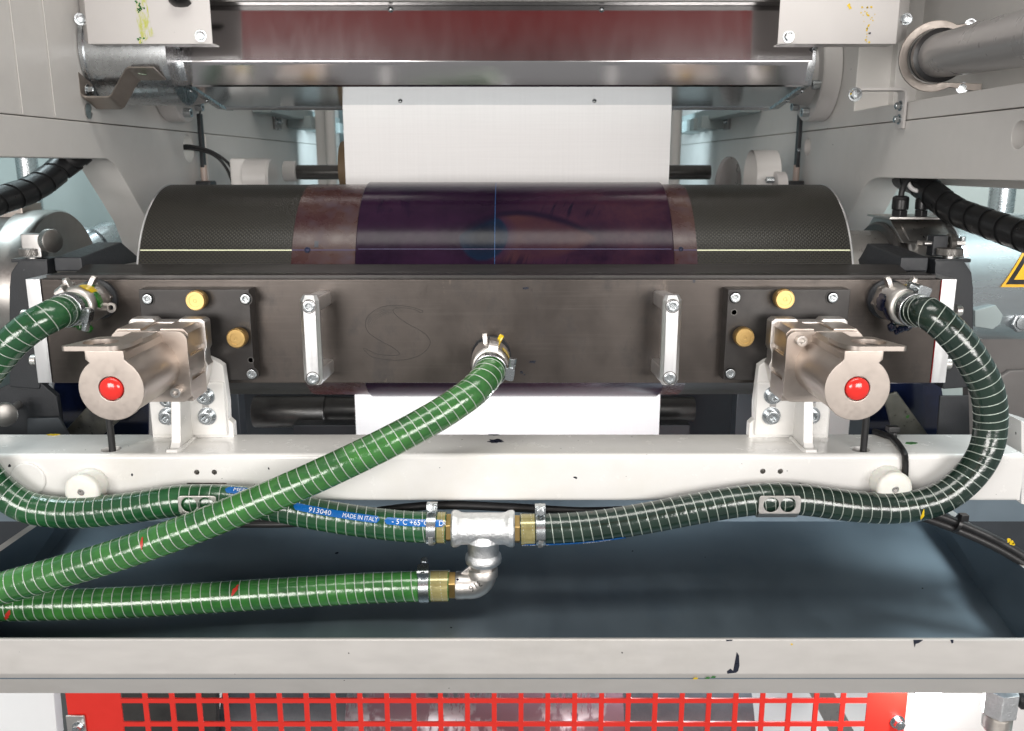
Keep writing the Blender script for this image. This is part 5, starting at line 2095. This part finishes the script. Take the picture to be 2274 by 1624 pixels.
XB = -.69
conduit([PX(-60, 470, -.76), PX(0, 445, -.75), PX(60, 425, -.74), PX(110, 395, -.73), PX(140, 368, -.72), PX(172, 345, -.70), PX(200, 320, -.69)], 'long black spiral wrapped conduit crossing the left opening')
conduit([PX(2005, 395, .655), PX(2035, 403, .655), PX(2070, 430, .66), PX(2120, 468, .67), PX(2190, 495, .68), PX(2280, 527, .69), PX(2360, 555, .70)], 'black spiral wrapped conduit running above the silver drive motor', .0185)
# pipes standing in the bays
for px, X, r, lab in ((68, -1.05, .022, 'bright vertical steel pipe in the left bay'), (2080, 1.06, .017, 'thin vertical steel pipe in the right bay near the conduit'), (2226, 1.1, .027, 'thick vertical steel pipe at the right edge of the bay')):
    p = PX(px, 430, X)
    isolid('bay_pipe', lab, 'pipe', B().cyl((X, p.y, .4), (X, p.y, 2.3), r, 28), m_galv, 'vertical pipes in the side bays')
isolid('bay_panel', 'light bay panel standing behind the left bay pipe', 'panel', B().box(-1.30, -.78, 1.02, 1.06, .3, 2.3, .004), m_duct)  # plain panel closing the bay behind the pipes
isolid('bay_panel', 'light bay panel standing behind the right bay pipes', 'panel', B().box(.80, 1.5, 1.25, 1.29, .3, 2.3, .004), m_wall2)  # same plain bay panel on the right
for px, py, lab in ((160, 538, 'green tinted pipe union at the left of two in the bay'), (218, 530, 'green tinted pipe union at the right of two in the bay')):
    p = P(px, py, 1.85)
    root = thing('pipe_union', lab, 'pipe fitting', p, 'pipe unions in the left bay')
    B().lathe([(0, .022), (.01, .030), (.03, .033), (.05, .033), (.052, .026), (.09, .024)], p + Vector((.02, .04, .01)), (-.4, -.75, -.35), 32).build('nut', m_galv, root)
    B().lathe([(.085, .026), (.14, .028), (.145, .020)], p + Vector((.02, .04, .01)), (-.4, -.75, -.35), 32).build('tail', m_steel, root)

# drive motor on the right
ax = Vector((0, CY, CYL_Z))
mo = thing('drive_motor', 'silver drive motor with terminal box and black cable glands right of the cylinder', 'motor', (.66, CY, CYL_Z - .12))


def xr(name, prof, x, m, par, seg=72):
    return B().lathe(prof, (x, CY, CYL_Z), (1, 0, 0), seg).build(name, m, par)


xr('front_ring', [(0, .085), (0, .108), (.004, .112), (.016, .112), (.018, .108)], .592, m_dksteel, mo)
xr('housing', [(0, .116), (.003, .119), (.075, .119)], .609, m_steel, mo)
m_tubealu = mat('turned_aluminium', (.72, .75, .77), .26, 1, .05, 8, .08, .03, 500, (.2, 1, 1))
xr('motor_body', [(0, .121), (.002, .127), (.010, .127), (.012, .1255), (.60, .1255)], .682, m_tubealu, mo)
zt_ = P(2030, 480, CYL_D - .02).z
x0_, x1_ = P(1962, 480, CYL_D - .02).x, P(2085, 480, CYL_D - .02).x
sad = B().prism([(CY - .085, CYL_Z + .085), (CY - .030, zt_ - .004), (CY + .035, zt_ - .004), (CY + .075, CYL_Z + .085)], (x0_ + .006, 0, 0), (0, 1, 0), (0, 0, 1), (1, 0, 0), x1_ - x0_ - .012, bev=.002).build('terminal_box', m_steel, mo)
B().box(x0_, x1_, CY - .045, CY + .045, zt_ - .004, zt_, .0008).build('lid', m_cast, sad)
B().box(x0_ + .03, x1_ + .008, CY - .098, CY - .080, CYL_Z + .083, CYL_Z + .089, .0008).build('box_flange', m_cast, sad)
for dx in (.045, .095):
    inst(cap_screw(.0045, .006), 'socket_screw', sad, (x0_ + dx, CY - .090, CYL_Z + .0892), ROT_UP)
for px, k in ((1997, 1.0), (2045, .82)):
    g = P(px, 478, CYL_D - .03)
    b = B()
    b.prism(hexpts(.0125 * k, .2), (g.x, g.y, zt_), (1, 0, 0), (0, 1, 0), (0, 0, 1), .010, bev=.001)
    b.prism(circ(.0128 * k, 10), (g.x, g.y, zt_ + .0105), (1, 0, 0), (0, 1, 0), (0, 0, 1), .016 * k, bev=.0015)
    b.lathe([(0, .0128 * k), (.004, .0118 * k), (.006, .008 * k), (.006, 0)], (g.x, g.y, zt_ + .0105 + .0158 * k), (0, 0, 1), 24)
    b.build('cable_gland', m_plastic, mo)
    top = Vector((g.x, g.y, zt_ + .030))
    if k == 1.0:
        cb = spline([top - Vector((0, 0, .01)), top + Vector((.001, 0, .012)), top + Vector((.012, .004, .028)), top + Vector((.035, .01, .028))], .003)
        B().tube(cb, .0045, 12).build('gland_cable', m_rubber, mo)
    else:
        cb = spline([top - Vector((0, 0, .01)), top + Vector((-.003, 0, .006)), top + Vector((-.018, .004, .014)), top + Vector((-.024, .006, .030)), top + Vector((.0, .01, .034))], .003)
        B().tube(cb, .0035, 12).build('gland_cable', m_white_pvc, mo)
# warning triangle on the motor body
def on_motor(X, th_, r=.1258):
    return Vector((X, CY - math.cos(th_) * r, CYL_Z + math.sin(th_) * r))


def motor_hit(x, y):
    q = cylhit(x, y, .1258)
    return q


tri = [(2222, 638), (2298, 508), (2374, 638)]


def tri_patch(pts, m, r, name):
    b = B()
    n = 14
    P0, P1, P2 = [Vector((*motor_hit(*p), 0)) for p in pts]
    g = {}
    for i in range(n + 1):
        for j in range(n + 1 - i):
            f = P0 + (P1 - P0) * (i / n) + (P2 - P0) * (j / n)
            g[i, j] = b.bm.verts.new(on_motor(f.x, f.y, r))
    for i in range(n):
        for j in range(n - i):
            b.bm.faces.new((g[i, j], g[i + 1, j], g[i, j + 1]))
            if i + j < n - 1:
                b.bm.faces.new((g[i + 1, j], g[i + 1, j + 1], g[i, j + 1]))
    b.build(name, m, mo, ang=80)


def shrink(pts, k):
    cx_ = sum(p[0] for p in pts) / 3
    cy_ = sum(p[1] for p in pts) / 3
    return [(cx_ + (x - cx_) * k, cy_ + (y - cy_) * k) for x, y in pts]


tri_patch(tri, m_yellow, .1262, 'warning_triangle')
tri_patch(shrink(tri, .86), m_plastic, .1265, 'warning_border')
tri_patch(shrink(tri, .62), m_yellow, .1268, 'warning_field')

# bearing drum on the left
be = thing('bearing_drum', 'grey steel bearing drum at the left edge beside the black bracket', 'bearing', (-.80, CY, CYL_Z - .12))
xl_ = -.80
B().lathe([(0, .10), (0, .128), (.004, .131), (.05, .131)], (-.735, CY - .0, CYL_Z), (-1, 0, 0), 72).build('front_ring', m_knurl, be)
B().lathe([(0, .125), (.5, .125)], (-.785, CY, CYL_Z), (-1, 0, 0), 72).build('drum', m_dksteel, be)
B().box(-.86, -.775, CY - .03, CY + .03, CYL_Z + .12, CYL_Z + .142, .002).build('top_block', m_brown, be)
B().lathe([(0, .055), (.10, .055)], (-.70, CY, CYL_Z), (-1, 0, 0), 56).build('shaft', m_steel, be)

# ------------------------------------------------------------------ black end brackets with knurled screws
def knurled(name, p, w, r, h, root):
    w = Vector(w)
    b = B()
    b.lathe([(0, r * .9), (.001, r), (h - .001, r), (h, r * .9), (h, 0)], p, w, 40)
    o = b.build(name, m_knurl, root)
    u, v, w2 = basis(w)
    b = B()
    n = 34
    for i in range(n):
        a = 2 * math.pi * i / n
        for tw_ in (1, -1):
            p0 = Vector(p) + w2 * .001 + (u * math.cos(a) + v * math.sin(a)) * r
            a2_ = a + tw_ * .28
            p1 = Vector(p) + w2 * (h - .001) + (u * math.cos(a2_) + v * math.sin(a2_)) * r
            b.cyl(p0, p1, .0006, 4)
    b.build('knurling', m_knurl, o)
    return o


def end_bracket(sgn):
    lab = 'black bracket with knurled thumb screws behind the left chamber end' if sgn < 0 else 'black bracket with knurled thumb screws behind the right chamber end'
    root = thing('end_bracket', lab, 'bracket', P(80 if sgn < 0 else 2110, 850, 1.27), 'black brackets at the chamber ends')
    mx = (lambda x: x) if sgn > 0 else (lambda x: 2182 - x)
    d = 1.262

    def q(x, y, dd=d):
        v = P(mx(x), y, dd)
        return (v.x, v.z)
    # upright plate
    pl = [q(2076, 600), q(2078, 578), q(2140, 578), q(2158, 605), q(2162, 640), q(2162, 860), q(2095, 865)]
    if sgn < 0:
        pl = pl[::-1]
    B().prism(pl, (0, Yd(d), 0), (1, 0, 0), (0, 0, 1), (0, 1, 0), .030, bev=.002).build('upright', m_black, root)
    pl = [q(2160, 600), q(2172, 650), q(2166, 850), q(2130, 880), q(2120, 860), q(2150, 620)]
    # top arm (block with chamfered nose)
    xa_, xb_2 = P(mx(1955), 590, 1.30).x, P(mx(2060), 590, 1.265).x
    za, zb3 = P(1137, 560, 1.30).z, P(1137, 603, 1.265).z
    y0, y1 = Yd(1.263), Yd(1.40)
    s = 1 if xb_2 > xa_ else -1
    xi_ = P(mx(1998), 590, 1.265).x
    b = B()
    b.hexa([(xi_, y0, zb3), (xb_2, y0, zb3), (xb_2, y0, za - .004), (xi_, y0, za - .004), (xa_ - s * .02, y1, zb3), (xb_2 + s * .0, y1, zb3), (xb_2, y1, za + .006), (xa_ + s * .012, y1, za + .006)], .0025)
    b.build('top_arm', m_black, root)
    # little plate carrying the screws
    c = P(mx(2108), 572, 1.275)
    B().box(c.x - .026, c.x + .026, c.y - .012, c.y + .02, c.z - .006, c.z - .001, .001).build('cap_plate', m_black, root)
    knurled('thumb_screw', (c.x, c.y, c.z + .003), (0, 0, 1), .0175, .011, root)
    B().cyl((c.x, c.y, c.z - .004), (c.x, c.y, c.z + .004), .009, 20).build('screw_neck', m_steel, root)
    if sgn > 0:
        h = P(2103, 541, 1.29)
        knurled('thumb_screw', (h.x, h.y, h.z), (1, 0, 0), .0135, .009, root)
        B().box(h.x - .024, h.x - .002, h.y - .008, h.y + .012, h.z - .018, h.z + .012, .002).build('clevis', m_black, root)
        B().cyl((h.x - .034, h.y, h.z), (h.x, h.y, h.z), .004, 14).build('pin', m_steel, root)
    else:
        h = P(112, 535, 1.27)
        knurled('thumb_screw', (h.x - .004, h.y, h.z), (1, -.5, 0), .0165, .012, root)
        B().box(h.x - .040, h.x - .012, h.y - .006, h.y + .014, h.z - .024, h.z + .010, .002).build('clevis', m_steel, root)
        k2 = P(15, 918, 1.22)
        knurled('thumb_screw', (k2.x - .004, k2.y, k2.z), (.7, -1, 0), .0165, .014, root)
        B().cyl(k2, k2 + Vector((-.01, .06, 0)), .006, 12).build('screw_neck', m_steel, root)
    return root


end_bracket(1)
end_bracket(-1)

# lower left: black arm and ink smeared plates ; lower right: plates
m_inkplate = mat('ink_smeared_steel', (.10, .10, .085), .35, .4, .3, 14, .2, .1, 200, specks=[((.03, .12, .02), 40, .2, .2), ((.55, .42, .02), 30, .14, .08), ((.006, .01, .05), 22, .35, .35)], dirt=((.008, .012, .035), .9, 9))


def plate_px(pts, d, th, m, name, label, cat, group=None):
    v = [P(x, y, d) for x, y in pts]
    o = B().prism([(q.x, q.z) for q in v], (0, Yd(d), 0), (1, 0, 0), (0, 0, 1), (0, 1, 0), th, bev=.0015).build(name, m)
    return tag(o, label, cat, group)


plate_px([(-40, 880), (60, 835), (90, 850), (125, 880), (140, 985), (-40, 990)], 1.265, .012, m_black, 'support_lever', 'black painted arm plate under the left chamber end', 'arm')
plate_px([(60, 930), (130, 928), (165, 990), (60, 990)], 1.25, .006, m_dark, 'stained_plate', 'small dark plate low at the left just above the beam', 'plate')
plate_px([(118, 985), (215, 880), (270, 930), (200, 990)], 1.29, .006, m_inkplate, 'stained_plate', 'diagonal steel plate smeared with green ink left of the actuator cable', 'plate')
plate_px([(1962, 880), (1992, 870), (2075, 985), (1990, 985)], 1.28, .006, m_inkplate, 'stained_plate', 'diagonal steel plate smeared with green ink right of the actuator', 'plate')
plate_px([(2088, 879), (2152, 879), (2155, 985), (2080, 985)], 1.245, .004, m_black, 'dark_flap', 'dark grey flap behind the right hose loop above the beam', 'plate')
plate_px([(1925, 850), (2090, 850), (2110, 985), (1925, 985)], 1.34, .004, m_ink_b, 'ink_sump', 'blue black ink covered plate behind the right flap', 'plate')
plate_px([(120, 850), (330, 850), (330, 985), (100, 985)], 1.36, .004, m_ink_b, 'ink_sump', 'blue black ink covered plate behind the left actuator', 'plate')
m_swing = mat('brown_grey_enamel', (.15, .14, .135), .42, .1, .06, 8, .1, .06, 500)
sw = thing('swing_plate', 'brown grey machine plate with big hex bolt at the right edge', 'plate', P(2210, 1000, 1.33))
v = [P(x, y, 1.33) for x, y in ((2150, 690), (2190, 700), (2222, 720), (2226, 660), (2240, 632), (2330, 622), (2330, 1000), (2150, 1000))]
B().prism([(q.x, q.z) for q in v], (0, Yd(1.33), 0), (1, 0, 0), (0, 0, 1), (0, 1, 0), .02, bev=.003).build('plate', m_swing, sw)
v = [P(x, y, 1.325) for x, y in ((2195, 1000), (2200, 880), (2212, 840), (2240, 822), (2330, 818), (2330, 1000))]
B().prism([(q.x, q.z) for q in v], (0, Yd(1.322), 0), (1, 0, 0), (0, 0, 1), (0, 1, 0), .009, bev=.003).build('raised_cover', m_swing, sw)
inst(hex_bolt(.0155, .016), 'hex_bolt', sw, P(2258, 714, 1.33))
plate_px([(2165, 690), (2212, 678), (2228, 700), (2222, 720), (2205, 732), (2165, 726)], 1.31, .02, m_duct, 'shaft_key', 'grey green block with small bolt between the motor and the right plate', 'block')

# ------------------------------------------------------------------ cables on and under the beam
pts = [PZ(1941, 958, BZ1 + .004), PZ(1965, 966, BZ1 + .004), PZ(1985, 975, BZ1 + .004), P(2006, 1003, DBF - .003), P(2010, 1022, DBF - .004), P(2010, 1052, DBF - .004), P(2008, 1085, DBF - .004)]
o = B().tube(spline(pts, .004), .0042, 12).build('strap_cable', m_plastic)
tag(o, 'short black cable bent over the beam edge next to the right spool', 'cable')
q = PZ(1981, 968, BZ1)
ct = thing('cable_tie', 'black cable tie with square head on the beam top', 'cable tie', (q.x, q.y, BZ1))
B().box(q.x - .008, q.x + .008, q.y - .006, q.y + .006, BZ1 + .006, BZ1 + .014, .001).build('head', m_plastic, ct)
B().box(q.x - .003, q.x + .003, q.y - .010, q.y + .010, BZ1 + .0005, BZ1 + .0065, .001).build('strap', m_plastic, ct)
zc2 = BZ0 - .006
o = B().tube(spline([P(480, 1150, 1.09), P(600, 1152, 1.09), P(760, 1145, 1.09), P(900, 1128, 1.09), P(1000, 1122, 1.09), P(1150, 1128, 1.09), P(1300, 1136, 1.09), P(1450, 1130, 1.1)], .008), .0058, 14).build('under_cable', m_rubber)
tag(o, 'black cable hanging under the beam behind the pipe tee', 'cable')
o = B().tube(spline([P(470, 1162, 1.085), P(560, 1164, 1.085), P(650, 1163, 1.085), P(720, 1155, 1.085), P(800, 1140, 1.09)], .008), .0050, 14).build('under_cable', m_rubber)
tag(o, 'black cable with tiny white lettering below the lettered hose', 'cable')
me = text_mesh('PEN-6x1', .0062)
p = P(668, 1164, 1.079)
for vtx in me.vertices:
    vtx.co = Vector((p.x + vtx.co.x, p.y, p.z - .002 + vtx.co.y)) - Vector(o.location)
me.materials.clear()
me.materials.append(m_print)
link(bpy.data.objects.new('lettering', me), o)
root = thing('cable_bundle', 'bundle of black cables tied together below the right hose curve', 'cables', P(2080, 1140, 1.06))
for k, (dy, dz) in enumerate(((0, 0), (.0, -.010), (.008, -.004))):
    off = Vector((0, dy, dz))
    B().tube([v + off for v in spline([P(2020, 1122, 1.075), P(2080, 1143, 1.06), P(2150, 1170, 1.05), P(2220, 1203, 1.04), P(2300, 1250, 1.03)], .008)], .0055, 12).build('cable', m_rubber, root)
p = P(2130, 1158, 1.05)
B().lathe([(-.002, .0125), (.002, .0125)], p + Vector((0, .003, -.004)), P(2150, 1170, 1.05) - P(2080, 1143, 1.06), 20).build('tie_band', m_plastic, root)
B().box(p.x - .004, p.x + .006, p.y - .012, p.y - .002, p.z + .004, p.z + .013, .001).build('tie_head', m_plastic, root)
p = P(2240, 1203, 1.02)
splat(root, [(2240, 1200, .003), (2246, 1205, .0028), (2250, 1208, .002)], m_ink_y, 1.018)
# white corner frame right of beam
plate_px([(2268, 935), (2330, 955), (2330, 1130), (2268, 1120)], 1.13, .05, m_white, 'corner_post', 'white stained corner post at the right end of the beam', 'post')
plate_px([(2120, 1125), (2340, 1125), (2340, 1420), (2240, 1420)], 1.30, .01, m_dark, 'side_blocker', 'added dark blocker behind the cable bundle at lower right', 'panel')  # dark sheets added on both sides to stand for the shade there
plate_px([(-60, 1125), (160, 1125), (60, 1420), (-60, 1420)], 1.30, .01, m_dark, 'side_blocker', 'added dark blocker behind the tray corner at lower left', 'panel')

# ------------------------------------------------------------------ red guard below the tray
GD = 1.13
gy = Yd(GD)
x0g, x1g = P(150, 1580, GD).x, P(2012, 1580, GD).x
z1g = P(1137, 1500, GD).z
z0g = P(1137, 1760, GD).z
cellx0, cellx1 = P(265, 1580, GD).x, P(1930, 1580, GD).x
guard = thing('red_guard', 'red perforated sheet guard with square holes under the tray', 'guard', ((x0g + x1g) / 2, gy, z0g))
bar = .0070
ncx = 28
pit = (cellx1 - cellx0) / ncx
hs = []
zrow = P(1137, 1557, GD).z
pz = pit * .985
for r_ in range(-1, 4):
    zt0 = zrow - r_ * pz + pz - bar / 2
    for i in range(ncx):
        xa_ = cellx0 + i * pit + bar / 2
        z_b, z_t = zt0 - pz + bar, zt0
        if z_t > z1g - .004:
            z_t = z1g - .004
        hs.append(rrect(xa_, xa_ + pit - bar, z_b, z_t, .0012, 2))
B().prism([(x0g, z0g), (x1g, z0g), (x1g, z1g), (x0g, z1g)], (0, gy, 0), (1, 0, 0), (0, 0, 1), (0, 1, 0), .003, holes=hs).build('perforated_sheet', m_red, guard)
p = P(168, 1605, GD)
B().box(p.x - .012, p.x + .016, gy - .004, gy - .0005, p.z - .016, p.z + .014, .003).build('hinge_plate', m_cast, guard)
inst(hex_bolt(.0065, .010), 'hex_bolt', guard, (p.x + .006, gy - .004, p.z - .004))
p = P(1992, 1602, GD)
inst(hex_bolt(.008, .012), 'hex_bolt', guard, (p.x, gy, p.z))
# white side cheeks below
plate_px([(-60, 1530), (118, 1530), (128, 1640), (-60, 1640)], 1.16, .02, mat('white_cheek_paint', (.80, .82, .83), .4, 0, .03, 5), 'lower_cheek', 'white machine cheek left of the red guard', 'panel')
plate_px([(2000, 1480), (2330, 1480), (2330, 1660), (2000, 1660)], 1.145, .02, m_cover, 'lower_cheek', 'pale pink grey machine cheek right of the red guard', 'panel')
# lower plate cylinder seen through the guard
def lower_mat():
    t = NT('silver_violet_plate')
    n = t.noise(7, t.pos, 4, .6)
    n2 = t.noise(90, t.map(t.pos, (1, .3, .3)), 4, .7)
    f = t.math('MULTIPLY', t.ramp(n, .50, .54), t.ramp(n2, .42, .5))
    col = t.mix(f, (.22, .13, .16), (.42, .43, .46))
    return t.fin(base=col, rough=.3, metal=t.math('MULTIPLY', f, .9), coat=.3)


lc = thing('lower_cylinder', 'second plate cylinder with silvery violet plate seen through the red guard', 'print cylinder', (0, Yd(1.50), CAMZ - 1.02))
lyc, lzc, lr = Yd(1.52), CAMZ - 1.05, .17
B().lathe([(0, lr), (.95, lr)], (-.52, lyc, lzc), (1, 0, 0), 96).build('sleeve', mat('grey_sleeve', (.10, .115, .13), .35, .2, .2, 60), lc)
B().lathe([(0, lr + .002), (.001, lr + .0025), (.493, lr + .0025), (.494, lr + .002)], (P(762, 1600, 1.36).x, lyc, lzc), (1, 0, 0), 96).build('plate', lower_mat(), lc)
m_bright = mat('white_machine_panel', (.80, .82, .83), .4, 0, .03, 5)
plate_px([(1500, 1500), (2300, 1500), (2300, 1700), (1500, 1700)], 1.62, .01, m_bright, 'backing_sheet', 'bright white panel behind the right part of the red guard', 'panel')
plate_px([(1795, 1535), (1850, 1535), (1905, 1640), (1850, 1640)], 1.45, .01, m_steel, 'slanted_bar', 'slanted steel bar behind the right cells of the red guard', 'bar')
plate_px([(270, 1540), (480, 1540), (480, 1660), (270, 1660)], 1.34, .02, m_dksteel, 'lower_block', 'dark block behind the left cells of the red guard', 'block')

# work lamp under the tray at the right
lp = P(2062, 1540, 1.080)
lamp = thing('work_lamp', 'small glaring work lamp under the tray rim at the lower right', 'lamp', lp)
t = NT('lamp_glass')
t.fin(base=(1, 1, 1), emit=(.95, .98, 1.0), emits=110.0)
B().lathe([(-.016, 0)] + [(-.016 * math.cos(R(k * 12)), .016 * math.sin(R(k * 12))) for k in range(1, 13)], lp, (0, -.2, 1), 32).build('bulb', t.m, lamp)
B().lathe([(0, .008), (.004, .012), (.02, .012), (.022, .008)], lp + Vector((0, .004, .012)), (0, .2, 1), 24).build('socket', m_cast, lamp)
# drain fitting
dp = P(2222, 1545, .985)
dr_ = thing('drain_fitting', 'threaded hexagon drain fitting below the tray at the lower right', 'pipe fitting', dp)
B().prism(hexpts(.0215, .15), dp + Vector((0, 0, .010)), (1, 0, 0), (0, 1, 0), (0, 0, -1), .034, bev=.001).build('hexagon', m_malle, dr_)
b = B()
pr = [(0, .019)]
for k in range(8):
    pr += [(.002 + k * .0026, .0175), (.0033 + k * .0026, .0155)]
b.lathe(pr + [(.0235, .015)], dp + Vector((0, 0, -.024)), (0, 0, -1), 36)
b.build('thread', m_cast, dr_)
B().lathe([(0, .008), (.004, .012), (.012, .012), (.014, .006)], dp + Vector((.022, 0, -.006)), (1, 0, 0), 10).build('side_knob', m_plastic, dr_)

# ------------------------------------------------------------------ red guard of the opposite unit, mirrored in the hood
og = thing('opposite_guard', 'red guard of the facing machine seen mirrored in the bright hood', 'guard', (0, -3.6, 1.9))
m_redhall = mat('hall_red_enamel', (.62, .045, .045), .5, 0, .05, 2)
B().box(-3.2, 3.2, -3.62, -3.6, 2.705, 3.6, .005).build('solid_panel', m_redhall, og)
hs = []
for i in range(38):
    hs.append(rrect(-3.0 + i * .158, -3.0 + i * .158 + .135, 2.575, 2.68, .004, 2))
B().prism([(-3.2, 2.53), (3.2, 2.53), (3.2, 2.703), (-3.2, 2.703)], (0, -3.6, 0), (1, 0, 0), (0, 0, 1), (0, -1, 0), .02, holes=hs).build('perforated_strip', m_redhall, og)
B().box(-3.2, 3.2, -3.9, -3.88, 1.6, 2.9).build('rear_sheet', m_duct, og)
